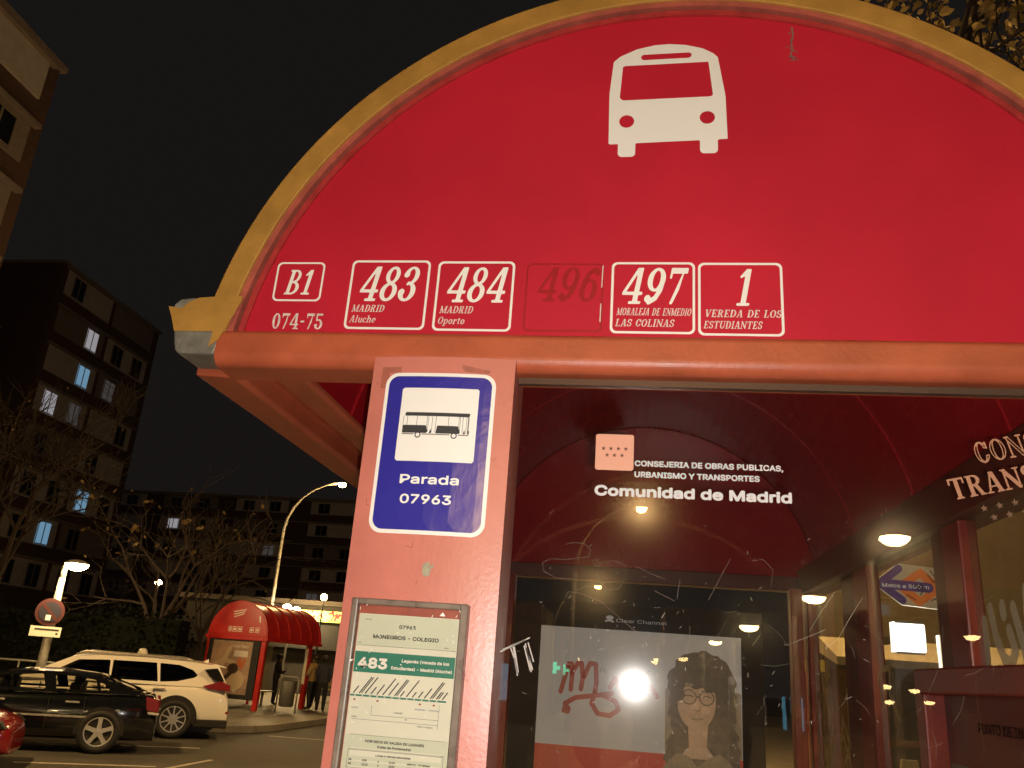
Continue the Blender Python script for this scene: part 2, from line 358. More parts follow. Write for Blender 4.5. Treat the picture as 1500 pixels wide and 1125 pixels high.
g('S', .58, f_ring(.29, .735, .26, .265, .11, .185, f_rect(.3, .4, .7, .72)), f_ring(.29, .275, .27, .275, .11, .195, f_rect(-.1, .29, .28, .62)), f_rect(.16, .46, .42, .545), f_rect(.45, .68, .53, .95), f_rect(.03, .05, .11, .32))
g('T', .72, stem(.36), slab(.36, 0), f_rect(.02, .91, .70, 1), f_rect(.02, .70, .10, 1), f_rect(.62, .70, .70, 1))
g('U', .76, f_rect(.10, .25, .26, 1), f_rect(.58, .25, .66, 1), slab(.18, 1), slab(.62, 1, .26), f_and(f_ring(.38, .30, .28, .30, .14, .22), f_rect(0, -.1, 1, .31)))
g('V', .74, f_line(.14, .97, .36, .03, .17), f_line(.60, .97, .39, .03, .08), f_rect(.0, .93, .30, 1), f_rect(.48, .93, .74, 1))
g('l', .32, stem(.16, .15), slab(.16, 0, .30), f_rect(.02, .93, .18, 1))
g('u', .62, f_rect(.10, .15, .25, .68), f_rect(.42, .0, .57, .68), f_rect(0, .61, .2, .68), f_and(f_ring(.33, .20, .23, .20, .09, .13), f_rect(0, -.1, 1, .21)), f_rect(.5, 0, .64, .07))
g('c', .52, f_ring(.27, .34, .25, .34, .10, .26, f_rect(.34, .2, .7, .46)), f_ell(.42, .52, .08, .08))
g('h', .66, f_rect(.08, 0, .23, 1), f_rect(0, 0, .30, .07), f_rect(0, .93, .2, 1), f_rect(.44, 0, .58, .45), f_rect(.38, 0, .66, .07), f_and(f_ring(.34, .44, .24, .24, .10, .17), f_rect(0, .43, 1, 1)))
g('e', .54, f_ring(.27, .34, .25, .34, .10, .26, f_rect(.3, .14, .7, .31)), f_rect(.1, .31, .5, .38))
g('p', .60, f_rect(.08, -.28, .23, .66), f_rect(0, -.28, .32, -.21), f_ring(.33, .34, .25, .34, .11, .26), f_rect(0, .6, .2, .67))
g('o', .56, f_ring(.28, .34, .26, .34, .11, .26))
g('r', .48, f_rect(.08, 0, .23, .67), f_rect(0, 0, .33, .07), f_rect(0, .6, .2, .67), f_caps([(.22, .48), (.30, .60), (.40, .62)], .09), f_ell(.41, .56, .08, .08))
g('t', .42, f_rect(.12, .12, .26, .86), f_rect(.02, .6, .38, .68), f_caps([(.19, .14), (.26, .05), (.36, .10)], .09))
def slab_text(mb, txt, x, z, h, fn, wx=.62, shear=0.0, sp=.06, res=24, width=None, outline=False):
    adv = sum((.4 if c == ' ' else G[c][0]) + sp for c in txt) - sp
    if width: wx = width / adv / h
    u = 0.0
    for c in txt:
        if c == ' ': u += .4 + sp; continue
        wd, f = G[c]
        if outline: f = f_sub(f, (lambda q: (lambda a, b: q(a, b) + .045))(f))
        fill(mb, f, -.04, -.32 if c == 'p' else -.03, wd + .04, 1.03, 1.0 / res, (lambda u0: (lambda a, b: fn(x + ((u0 + a) * wx + b * shear) * h, z + b * h)))(u))
        u += wd + sp
    return x + u * wx * h
try: SANS = bpy.data.fonts.load(bpy.utils.resource_path('LOCAL') + '/datafiles/fonts/Inter.woff2')
except Exception: SANS = None
def font_faces(txt, size, bold=0.0, sx=1.0, align='LEFT', shear=0.0, sp=1.0):
    cu = bpy.data.curves.new('text', 'FONT'); cu.body = txt; cu.size = size
    if SANS: cu.font = SANS
    cu.size = size; cu.offset = bold * size; cu.align_x = align; cu.shear = shear; cu.space_character = sp; cu.resolution_u = 3
    ob = bpy.data.objects.new('text', cu); C.objects.link(ob); dg = bpy.context.evaluated_depsgraph_get(); dg.update()
    me = bpy.data.meshes.new_from_object(ob.evaluated_get(dg)); vs = [(v.co.x * sx, v.co.y) for v in me.vertices]; fs = [tuple(p.vertices) for p in me.polygons]
    bpy.data.objects.remove(ob); bpy.data.curves.remove(cu); bpy.data.meshes.remove(me); return vs, fs
def font(mb, txt, x, z, h, fn, bold=0.0, width=None, sx=1.0, align='LEFT', shear=0.0):
    """h = cap height"""
    vs, fs = font_faces(txt, h / .727, 0.0, 1.0, 'LEFT', shear)
    if not vs: return
    x0 = min(v[0] for v in vs); x1 = max(v[0] for v in vs)
    k = width / (x1 - x0) if width else sx; ww = (x1 - x0) * k
    ox = x if align == 'LEFT' else (x - ww / 2 if align == 'CENTER' else x - ww)
    # bold: the outline is thickened by copies a hair's breadth apart, each a little prouder than the last
    ring = [(0, 0)] + [(math.cos(i * math.pi / 4), math.sin(i * math.pi / 4)) for i in range(8)] if bold > .008 else [(0, 0)]
    for i, (du, dv) in enumerate(ring):
        pts = []
        for a, b in vs:
            p = fn(ox + (a - x0) * k + du * bold * h, z + b + dv * bold * h); pts.append((p[0], p[1] - i * 2.5e-5, p[2]))
        mb.add(pts, fs)
def flat(y): return lambda u, v: (u, y, v)
def arc(cx, cz, r, a0, a1, n): return [(cx + r * math.cos(a0 + (a1 - a0) * i / n), cz + r * math.sin(a0 + (a1 - a0) * i / n)) for i in range(n + 1)]

# ============================================================ SETTING
mb = MB(); mb.box(-220, 220, -220, 260, -.5, 0)
tag(mb.build('road', M['asphalt']), kind='structure')
mb = MB(); mb.box(-1.7, 60, -60, 60, .0, .13)
tag(mb.build('pavement', M['paving'], bevel=.01), kind='structure')
mb = MB(); mb.prism([(-1.70, -60), (-1.70, 60), (-1.85, 60), (-1.85, -60)], .0, .135, 'z')
tag(mb.build('kerb', M['kerb'], bevel=.015), kind='structure')
# far pavement with a rounded corner behind the parked cars
cor = [(-7.95, 70), (-7.95, 20.0)] + [(-9.55 + 1.6 * math.cos(a), 19.2 + 1.6 * math.sin(a)) for a in [0, -.4, -.8, -1.2, -1.57]] + [(-40, 17.6), (-40, 70)]
mb = MB(); mb.prism(cor, .0, .14, 'z')
tag(mb.build('far_pavement', M['paving'], bevel=.01), kind='structure')
mb = MB()
kp = cor[:8]
ko = [(-7.80, 70), (-7.80, 20.0)] + [(-9.55 + 1.75 * math.cos(a), 19.2 + 1.75 * math.sin(a)) for a in [0, -.4, -.8, -1.2, -1.57]] + [(-40, 17.45)]
for i in range(7): mb.prism([kp[i], ko[i], ko[i + 1], kp[i + 1]], .0, .145, 'z')
tag(mb.build('far_kerb', M['kerb'], bevel=.012), kind='structure')
mb = MB()
def line(x0, y0, x1, y1, wd=.1):
    d = Vector((x1 - x0, y1 - y0)).normalized(); q = Vector((-d.y, d.x)) * wd / 2
    mb.face([(x0 - q.x, y0 - q.y, .004), (x1 - q.x, y1 - q.y, .004), (x1 + q.x, y1 + q.y, .004), (x0 + q.x, y0 + q.y, .004)])
line(-7.45, 18.15, -4.6, 18.6); line(-8.2, 11.35, -6.6, 12.2); line(-12.6, 12.0, -7.3, 14.85); line(-6.4, 2, -6.4, 13.5, .08)
tag(mb.build('road_markings', M['paint']), kind='structure')

# ============================================================ NEAR SHELTER
XC, ZC, RO = .086, 2.151, 1.03
Y0, Y1 = 1.57, 5.15
sh = thing('bus_shelter', 'large red barrel-roofed bus shelter in front, ochre rim and route stickers on its gable', 'bus shelter', (XC, 3.4, .13))
aL = math.pi - math.asin((2.235 - ZC) / RO); aR = math.asin((2.235 - ZC) / RO)
def seg(r, zmin, n=72):
    a = math.asin((zmin - ZC) / r); return arc(XC, ZC, r, math.pi - a, a, n)
# gable panel (recessed a little behind the rim)
gp = seg(.95, 2.262)
mb = MB(); mb.prism(gp, 1.580, 1.60); gable = mb.build('gable_panel', M['red'], sh)
def annulus(mb, r0, r1, ya, yb, zmin, n=72, a_end=None):
    A = seg(r0, zmin, n); B = seg(r1, zmin, n)
    for i in range(n):
        mb.add([(A[i][0], ya, A[i][1]), (A[i + 1][0], ya, A[i + 1][1]), (B[i + 1][0], ya, B[i + 1][1]), (B[i][0], ya, B[i][1]),
                (A[i][0], yb, A[i][1]), (A[i + 1][0], yb, A[i + 1][1]), (B[i + 1][0], yb, B[i + 1][1]), (B[i][0], yb, B[i][1])],
               [(0, 3, 2, 1), (4, 5, 6, 7), (0, 1, 5, 4), (2, 3, 7, 6)])
mb = MB(); annulus(mb, .972, RO - .004, 1.560, 1.645, 2.24); annulus(mb, RO - .006, RO, 1.566, 1.640, 2.24)
rim = mb.build('arch_rim', M['ochre'], sh, bevel=.004)
mb = MB(); annulus(mb, .958, .9715, 1.566, 1.60, 2.262); mb.build('rim_lip', M['lip'], rim)
mb = MB(); annulus(mb, .938, .951, 1.573, 1.5795, 2.262); mb.build('rim_seal', mat('seal_red', (.40, .03, .03), .5, var=.3, vscale=20), rim)
# lettering on the gable
GY = flat(1.5785)
mb = MB()
body = [(-.071, 2.741), (-.073, 2.857), (-.073, 2.879), (-.066, 2.965), (-.051, 2.980), (-.014, 2.999), (.027, 3.009), (.060, 3.011), (.097, 3.007), (.134, 2.996), (.158, 2.981), (.168, 2.970), (.183, 2.870), (.184, 2.858), (.187, 2.750)]
tilt = lambda f: (lambda x, y: f(x, y - (x + .03) * .027))
fb = f_sub(f_uni(f_poly(body), f_rr(-.050, 2.708, -.012, 2.78, .009), f_rr(.128, 2.714, .166, 2.78, .009)),
           tilt(f_rr(-.004, 2.967, .110, 2.982, .0075)),
           f_and(tilt(f_rr(-.050, 2.858, .160, 2.953, .012)), f_poly([(-.0505, 2.85), (-.0435, 2.97), (.146, 2.97), (.1585, 2.85)])),
           f_ell(-.0325, 2.801, .0165, .0165), f_ell(.144, 2.807, .0165, .0165))
fill(mb, fb, -.085, 2.70, .20, 3.02, .0034, GY); mb.build('bus_pictogram', M['white'], gable, 'white front-view bus pictogram')
def frame(mb, x0, z0, x1, z1, t=.005, r=.012):
    fill(mb, f_sub(f_rr(x0, z0, x1, z1, r), f_rr(x0 + t, z0 + t, x1 - t, z1 - t, r - t * .6)), x0 - .003, z0 - .003, x1 + .003, z1 + .003, .0024, GY)
def route(x0, z0, x1, z1, num, l1, l2, w1=None, w2=None, numx=None, label=None):
    mb = MB(); frame(mb, x0, z0, x1, z1); wd = x1 - x0
    nh = .083; nw = .125 if len(num) == 3 else .028
    slab_text(mb, num, x0 + (numx if numx is not None else .021), z0 + .066, nh, GY, width=nw, shear=.18, res=34, sp=.07)
    mb.mi = 1
    slab_text(mb, l1, x0 + .012, z0 + .0405, .0165, GY, width=w1, shear=.2, res=20, sp=.05)
    slab_text(mb, l2, x0 + .010, z0 + .0155, .0165, GY, width=w2, shear=.2, res=20, sp=.05)
    mb.build('route_sticker', [M['white'], M['worn']], gable, label)
route(-.621, 2.288, -.444, 2.452, '483', 'MADRID', 'Aluche', .072, .058, label='white route sticker reading 483 Madrid Aluche')
route(-.427, 2.287, -.259, 2.450, '484', 'MADRID', 'Oporto', .072, .058, label='white route sticker reading 484 Madrid Oporto')
route(-.054, 2.287, .117, 2.449, '497', 'MORALEJA DE ENMEDIO', 'LAS COLINAS', .150, .118, numx=.019, label='white route sticker reading 497 Moraleja de Enmedio Las Colinas')
route(.123, 2.285, .291, 2.448, '1', 'VEREDA DE LOS', 'ESTUDIANTES', .150, .114, numx=.072, label='white route sticker reading 1 Vereda de los Estudiantes')
mb = MB(); frame(mb, -.234, 2.289, -.07, 2.446, .004); slab_text(mb, '496', -.212, 2.357, .08, GY, width=.125, shear=.18, res=28)
mb.mi = 1; GZ = flat(1.5775)
mb.ribbon([(-.0725, 2.440), (-.0735, 2.390)], .0022, GZ); mb.ribbon([(-.074, 2.352), (-.0745, 2.312)], .0022, GZ)
mb.build('route_sticker', [M['ghost'], M['worn']], gable, 'faint ghost outline of a removed 496 route sticker')
mb = MB(); frame(mb, -.794, 2.352, -.683, 2.447, .0042); slab_text(mb, 'B1', -.770, 2.368, .060, GY, width=.058, shear=.16, res=30, sp=.12)
mb.build('zone_sticker', M['white'], gable, 'white sticker reading B1')
mb = MB(); slab_text(mb, '074-75', -.784, 2.286, .037, GY, width=.115, res=24, sp=.07); mb.build('number_sticker', M['worn'], gable, 'worn white number 074-75')
mb = MB(); mb.ribbon([(.332, 3.046), (.335, 3.026), (.330, 3.001), (.331, 2.980), (.326, 2.963), (.338, 2.962), (.332, 2.953)], .0032, GY)
for i in range(14):
    x = .332 + random.uniform(-.007, .007); z = random.uniform(2.95, 3.05); mb.ribbon([(x, z), (x + random.uniform(-.008, .008), z + random.uniform(-.006, .006))], .0018, GZ)
mb.build('paint_chip', M['plastic'], gable)
# front beam (rounded faded-red section)
bp = [(1.60, 2.2755)] + [(1.572 - .014 * math.sin(a), 2.2615 + .014 * math.cos(a)) for a in [R(9 * i) for i in range(11)]] + [(1.586 - .028 * math.cos(a), 2.224 - .028 * math.sin(a)) for a in [R(7.5 * i) for i in range(13)]] + [(1.66, 2.194), (1.66, 2.2755)]
mb = MB(); mb.prism(bp, -.892, 1.06, 'x')
beam = mb.build('front_beam', M['orange'], sh)
mb = MB(); mb.box(-.236, 1.0, 1.592, 1.606, 2.178, 2.191); mb.build('glass_rail', mat('dull_rail', (.09, .055, .045), .3, .4), beam)
# corner cap with torn film
cm = [(-1.010, 2.332), (-.996, 2.346), (-.970, 2.349), (-.904, 2.349), (-.878, 2.319), (-.886, 2.251), (-.895, 2.217), (-.976, 2.218), (-.985, 2.225), (-.990, 2.240)]
mb = MB(); mb.prism(cm, 1.559, 1.66); cap = mb.build('corner_cap', M['zinc'], sh, 'grey metal corner cap under torn ochre film', bevel=.004)
cf = [(-1.018, 2.326), (-.985, 2.322), (-.977, 2.333), (-.960, 2.343), (-.950, 2.347), (-.914, 2.350), (-.914, 2.352), (-.850, 2.352), (-.851, 2.339), (-.868, 2.296), (-.887, 2.250), (-.907, 2.232), (-.903, 2.268), (-.993, 2.268), (-1.006, 2.301)]
mb = MB(); mb.prism(cf, 1.5545, 1.5562); mb.build('torn_film', M['ochre'], cap)
# eave channels
mb = MB()
mb.prism([(-.985, 2.205), (-.895, 2.200), (-.885, 2.210), (-.885, 2.255), (-.802, 2.255), (-.802, 2.210), (-.796, 2.203), (-.736, 2.203), (-.728, 2.210), (-.728, 2.222), (-.900, 2.290), (-.985, 2.285)], 1.662, Y1, 'y'); mb.build('eave_beam', M['orange'], sh, bevel=.003)
mb = MB(); mb.prism([(.965, 2.160), (1.105, 2.160), (1.115, 2.30), (.965, 2.30)], 1.662, Y1, 'y'); mb.build('eave_beam', M['brownred'], sh, bevel=.003)
# vault
mb = MB(); n = 48; A = arc(XC, ZC, 1.005, math.pi - .09, .09, n); B = arc(XC, ZC, 1.022, math.pi - .09, .09, n)
for P in (A, B):
    for i in range(n): mb.face([(P[i][0], 1.646, P[i][1]), (P[i + 1][0], 1.646, P[i + 1][1]), (P[i + 1][0], Y1 + .1, P[i + 1][1]), (P[i][0], Y1 + .1, P[i][1])])
mb.build('roof_vault', M['redin'], sh, smooth=True)
for y in (2.45, 3.32, 4.2):
    mb = MB(); annulus(mb, .999, 1.034, y, y + .05, 2.30, 48); mb.build('roof_rib', M['redin'], sh)
mb = MB(); mb.prism(seg(1.0, 2.262), Y1 + .02, Y1 + .05); mb.build('rear_gable', M['redin'], sh)
mb = MB(); mb.box(-.86, 1.06, Y1 - .02, Y1 + .08, 2.18, 2.262); mb.build('rear_beam', M['brownred'], sh, bevel=.004)
# pillar with a slightly convex face
PXc, PW = -.3845, .1465
def yf(x): return 1.549 - .010 * (1 - ((x - PXc) / PW) ** 2)
def wrap(off): return lambda u, v: (u, yf(u) - off, v)
mb = MB(); k = 16; pts = [(PXc - PW + 2 * PW * i / k, 0) for i in range(k + 1)]
prof = [(x, yf(x)) for x, _ in pts] + [(PXc + PW, 1.68), (PXc - PW, 1.68)]
mb.prism(prof, .13, 2.213, 'z'); pil = mb.build('pillar', M['pillar'], sh, smooth=False)
mb = MB(); mb.box(PXc - PW + .01, PXc + PW - .01, 1.60, 1.66, 2.2135, 2.23); mb.build('pillar_cap', M['brownred'], pil)
mb = MB()
for pts in ([(-.511, 2.190), (-.470, 2.190), (-.470, 2.178), (-.494, 2.178), (-.496, 2.145), (-.511, 2.145)], [(-.345, 2.197), (-.285, 2.185), (-.290, 2.179), (-.338, 2.182)]):
    xs = [p[0] for p in pts]; zs = [p[1] for p in pts]
    mb = MB(); mb.face([wrap(.0012)(*p) for p in pts]); mb.build('tape_patch', mat('old_tape', (.40, .12, .08), .5, var=.2, vscale=60), pil)
mb = MB()
fill(mb, f_uni(f_ell(-.375, 1.786, .008, .010), f_caps([(-.379, 1.785), (-.380, 1.797), (-.372, 1.800)], .006), f_caps([(-.371, 1.790), (-.364, 1.797)], .005)), -.395, 1.77, -.35, 1.81, .0022, wrap(.0012))
mb.build('torn_sticker', mat('paper_scrap', (.36, .33, .22), .7, var=.3, vscale=80), pil)
mb = MB()
for i in range(26):
    x = random.uniform(-.52, -.25); z = random.uniform(1.35, 2.2); a = random.uniform(0, 6.28); L = random.uniform(.004, .018)
    mb.ribbon([(x, z), (x + L * math.cos(a), z + L * math.sin(a)), (x + L * math.cos(a + .6), z + L * 1.5 * math.sin(a + .6))], .0009, wrap(.0008))
tag(mb.build('scuff_mark', mat('scuff', (.30, .09, .06), .6), pil), kind='stuff')
# blue stop sign
sx0, sx1, sz0, sz1 = -.499, -.273, 1.853, 2.177
sgn = MB(); fill(sgn, f_rr(sx0, sz0, sx1, sz1, .026), sx0 - .002, sz0 - .002, sx1 + .002, sz1 + .002, .0045, wrap(.002)); sign = sgn.build('stop_sign', M['white'], sh, 'blue bus stop sign with white square and black bus', smooth=True)
mb = MB(); fill(mb, f_rr(sx0 + .0075, sz0 + .0075, sx1 - .0075, sz1 - .0075, .020), sx0, sz0, sx1, sz1, .0045, wrap(.0032)); mb.build('blue_field', M['blue'], sign, smooth=True)
mb = MB(); fill(mb, f_rect(-.461, 1.994, -.3045, 2.1445), -.462, 1.993, -.303, 2.146, .0049, wrap(.0042)); mb.build('white_square', M['white'], sign)
mb = MB(); W5 = wrap(.0052)
bx, bz, bs = -.4505, 2.055, .0225 / 22   # bus drawing, about 131 x 40 mm
def B_(x, z): return (-.4525 + x * .133, 2.040 + z * .053 - x * .000)
def poly(pts):
    q = [B_(*p) for p in pts]; xs = [p[0] for p in q]; zs = [p[1] for p in q]
    if max(xs) - min(xs) < .008: mb.face([W5(*p) for p in q])
    else: fill(mb, f_poly(q), min(xs) - .001, min(zs) - .001, max(xs) + .001, max(zs) + .001, .0022, W5)
poly([(.02, .86), (1.0, .86), (1.01, 1.0), (.03, 1.0)])
poly([(.0, .20), (.37, .20), (.39, .27), (.36, .50), (.0, .50)])
poly([(.51, .20), (.86, .20), (.88, .27), (.84, .50), (.53, .50)])
poly([(.41, .20), (.45, .20), (.435, .38)]); poly([(.92, .20), (.955, .20), (.94, .38)])
poly([(.985, .20), (1.01, .20), (1.01, .34), (1.0, .34), (1.0, .86), (.985, .86)])
for x in (.0, .06, .21, .365, .385, .445, .50, .69, .845, .865, .905, .96): poly([(x, .50 if x < .36 or .5 < x < .84 else .24), (x + .006, .5 if x < .36 or .5 < x < .84 else .24), (x + .008, .86), (x + .002, .86)])
for x in (.245, .79):
    a, b = B_(x, .13); fill(mb, f_ring(a, b, .0062, .0062, .0040, .0040), a - .007, b - .007, a + .007, b + .007, .001, W5)
mb.mi = 1; poly([(-.005, .14), (.19, .14), (.19, .18), (-.005, .18)]); poly([(.30, .14), (.73, .14), (.73, .18), (.30, .18)]); poly([(.85, .14), (1.01, .14), (1.01, .18), (.85, .18)])
mb.build('bus_drawing', [M['ink'], M['plastic']], sign)
mb = MB(); font(mb, 'Parada', -.4445, 1.950, .0235, W5, .035, .115); font(mb, '07963', -.440, 1.9115, .0235, W5, .035, .099); mb.build('stop_lettering', M['white'], sign)
# timetable case
tx0, tx1, tz0, tz1 = -.504, -.287, 1.05, 1.730
mb = MB()
for (a, b, c, d) in ((tx0, tx0 + .012, tz0, tz1), (tx1 - .014, tx1, tz0, tz1), (tx0 + .012, tx1 - .014, tz1 - .011, tz1), (tx0 + .012, tx1 - .014, tz0, tz0 + .012)): mb.box(a, b, 1.519, 1.5455, c, d)
case = mb.build('timetable_case', M['plastic'], sh, 'scratched clear timetable case with a route 483 sheet', bevel=.0025)
mb = MB(); mb.box(tx0 + .003, tx1 - .003, 1.534, 1.5345, tz0 + .003, tz1 - .003); mb.build('case_back', M['lip'], case)
mb = MB(); mb.box(-.4895, -.3030, 1.5310, 1.5316, 1.08, 1.7035); pap = mb.build('timetable_sheet', M['cream'], case)
T1 = flat(1.5304); T2 = flat(1.5300); T3 = flat(1.5296)
def quad(mb, x0, x1, z0, z1, fn=T1): mb.face([fn(x0, z0), fn(x1, z0), fn(x1, z1), fn(x0, z1)])
px0, px1 = -.4885, -.304
mb = MB(); quad(mb, px0, px1, 1.648, 1.7025); quad(mb, px0, px1, 1.08, 1.499); mb.mi = 1; quad(mb, px0, px1, 1.602, 1.6375); quad(mb, px0, px1 - .01, 1.5615, 1.5645)
for xx in range(12): mb.mi = 2; quad(mb, px0 + .008 + xx * .0135, px0 + .0105 + xx * .0135, 1.562, 1.564, T2)
mb.mi = 2
for (z0, z1) in ((1.465, 1.478), (1.456, 1.4585), (1.431, 1.449), (1.40, 1.425), (1.37, 1.395), (1.34, 1.365), (1.31, 1.335), (1.28, 1.305)): quad(mb, px0 + .012, px1 - .010, z0, z1, T2)
mb.build('sheet_fields', [M['sage'], M['green'], M['cream']], pap)
mb = MB()
font(mb, '07963', -.397, 1.6805, .0082, T3, .05, .030, align='CENTER'); font(mb, 'MONEGROS - COLEGIO', -.398, 1.6615, .0085, T3, .05, .121, align='CENTER')
font(mb, 'HORARIOS DE SALIDA DE LEGANÉS', -.398, 1.4880, .0052, T3, .05, .105, align='CENTER'); font(mb, '(Calle de Pontevedra)', -.398, 1.4800, .0050, T3, .05, .060, align='CENTER')
font(mb, 'Lunes a viernes laborables', -.398, 1.4665, .0042, T3, .05, .062, align='CENTER'); font(mb, 'Sábados laborables', -.398, 1.4350, .0042, T3, .05, .045, align='CENTER')
for z, row in ((1.4575, ('De', '5:05', 'a', '21:10', 'entre 10 - 15 minutos')), (1.4510, ('De', '21:10', 'a', '23:00', 'entre 15 - 25 minutos')), (1.4255, ('De', '5:59', 'a', '22:00', 'entre 20 - 25 minutos')), (1.4185, ('A', '22:35', '', '23:15', ''))):
    for x, t in zip((-.476, -.452, -.424, -.404, -.372), row):
        if t: font(mb, t, x, z, .0042, T3, .05, sx=.95)
font(mb, 'SENTIDO', px0 + .012, 1.6925, .0028, T3, .01); font(mb, 'CRTM', px0 + .002, 1.6515, .0028, T3, .01); font(mb, 'ENERO', px1 - .022, 1.6515, .0028, T3, .01)
mb.ribbon([(px0, 1.6482), (px1, 1.6482)], .0006, T3)
random.seed(3)
for i in range(16):
    x = px0 + .006 + i * .0108; L = random.choice([.010, .014, .020, .026, .034]); L = .012 if i == 11 else L
    mb.ribbon([(x, 1.567), (x + L * .58, 1.567 + L * .81)], .0021, T3)
    if i in (1, 7, 13, 14): mb.ribbon([(x + .004, 1.5675), (x + .004 + L * .55, 1.5675 + L * .77)], .0018, T3)
for (x0, z0, x1, z1) in ((-.446, 1.548, -.446, 1.532), (-.446, 1.532, -.325, 1.532), (-.325, 1.557, -.325, 1.517), (-.48, 1.524, -.325, 1.524), (-.479, 1.499, -.309, 1.499), (-.479, 1.476, -.309, 1.476)): mb.ribbon([(x0, z0), (x1, z1)], .0005, T3)
for (x, z, t) in ((-.405, 1.5375, 'LEGANÉS'), (-.384, 1.528, 'B1'), (-.361, 1.5185, 'Último transporte'), (-.481, 1.5265, 'ZONA')): font(mb, t, x, z, .0036, T3, .01)
for z0, z1 in ((1.446, 1.4745), (1.414, 1.4425), (1.382, 1.411)):
    for seg_ in (((px0 + .009, z0), (px1 - .006, z0)), ((px0 + .009, z1), (px1 - .006, z1)), ((px0 + .009, z0), (px0 + .009, z1)), ((px1 - .006, z0), (px1 - .006, z1))): mb.ribbon(seg_, .0006, T3)
mb.mi = 1; font(mb, '483', -.480, 1.6105, .0225, T3, .06, .052)
font(mb, 'Leganés (Vereda de los', -.3575, 1.6235, .0068, T3, .04, .086, align='CENTER'); font(mb, 'Estudiantes) - Madrid (Aluche)', -.3635, 1.6105, .0068, T3, .04, .110, align='CENTER')
mb.mi = 2
for x in (-.4795, -.437, -.36, -.335):
    fill(mb, f_ell(x, 1.556, .0022, .0016), x - .003, 1.553, x + .003, 1.559, .0008, T3)
mb.mi = 3; font(mb, 'AVIACIÓN ESPAÑOLA', -.3585, 1.546, .0032, T3, .01, .02, align='CENTER'); font(mb, 'CUATRO VIENTOS', -.334, 1.546, .0032, T3, .01, .02, align='CENTER'); font(mb, 'ALUCHE', -.4835, 1.5415, .0032, T3, .01)
mb.build('sheet_print', [M['ink'], M['white'], mat('print_red', (.35, .03, .03), .6), mat('print_blue', (.06, .06, .25), .6)], pap)
mb = MB(); mb.box(tx0 + .012, tx1 - .014, 1.5205, 1.5215, tz0 + .012, tz1 - .011); mb.build('case_cover', M['plexi'], case)
mb = MB(); random.seed(11)
for i in range(34):
    x = random.uniform(tx0 + .01, tx1 - .015); z = random.uniform(1.42, tz1 - .01); a = random.uniform(0, 6.28); L = random.uniform(.001, .006)
    mb.ribbon([(x, z), (x + L * math.cos(a), z + L * math.sin(a))], .0011, flat(1.5195))
mb.face([flat(1.5193)(*p) for p in ((-.338, 1.7065), (-.327, 1.7065), (-.332, 1.7135))])
mb.face([flat(1.5193)(*p) for p in ((-.496, 1.622), (-.487, 1.623), (-.492, 1.618))])
tag(mb.build('cover_scratch', M['white'], case), kind='stuff')
# front glass pane
mb = MB(); mb.face([(-.238, 1.60, .40), (1.0, 1.60, .40), (1.0, 1.60, 2.185), (-.238, 1.60, 2.185)]); pane = mb.build('front_pane', M['glass'], sh, 'scratched front glass pane with white lettering')
mb = MB(); mb.box(-.238, 1.06, 1.58, 1.66, .30, .40); mb.build('lower_beam', M['orange'], sh, bevel=.003)
mb = MB(); mb.box(1.0, 1.06, 1.57, 1.67, .13, 2.192); mb.build('corner_post', M['darkred'], sh, bevel=.003)
PG = flat(1.5985); PG2 = flat(1.5980)
mb = MB(); fill(mb, f_rect(-.074, 2.006, .0005, 2.0785), -.0745, 2.005, .001, 2.08, .004, PG); 
mb.mi = 1
def star(mb, x, z, r, fn, rot=0):
    c = [(x + (r if i % 2 == 0 else r * .4) * math.sin(rot + i * math.pi / 5), z + (r if i % 2 == 0 else r * .4) * math.cos(rot + i * math.pi / 5)) for i in range(10)]
    for i in range(10): mb.face([fn(x, z), fn(*c[i]), fn(*c[(i + 1) % 10])])
for i in range(4): star(mb, -.0585 + i * .0145, 2.0495, .0048, PG2)
for i in range(3): star(mb, -.0512 + i * .0145, 2.0360, .0048, PG2)
mb.build('flag_sticker', [M['salmon'], mat('star_dark', (.09, .015, .012), .5)], pane, 'salmon square sticker with seven dark stars')
mb = MB()
font(mb, 'CONSEJERIA DE OBRAS PUBLICAS,', .0035, 2.0165, .0145, PG, .045, .278); font(mb, 'URBANISMO Y TRANSPORTES', .0035, 1.9945, .0145, PG, .045, .234)
font(mb, 'Comunidad de Madrid', -.0715, 1.9565, .0255, PG, .06, .366); mb.build('pane_lettering', M['letter'], pane)
# salmon consortium sticker stuck on at a slant
ca, sa = math.cos(.235), math.sin(.235)
def SL(u, v): return (.580 + u * ca - v * sa, 1.5985, 1.974 + u * sa + v * ca)
mb = MB(); slab_text(mb, 'TRANSPORTES', .0, .0, .039, SL, width=.335, res=26, sp=.03)
slab_text(mb, 'CONSORCIO', .066, .056, .041, SL, wx=.95, res=30, sp=.05, outline=True)
mb.mi = 1
for i in range(4): star(mb, .048 + i * .0275, -.024, .0072, SL)
for i in range(3): star(mb, .059 + i * .0275, -.043, .0072, SL)
mb.build('consortium_sticker', [M['salmond'], mat('star_faint', (.16, .085, .05), .6)], pane, 'slanted salmon sticker reading Consorcio Transportes above stars')
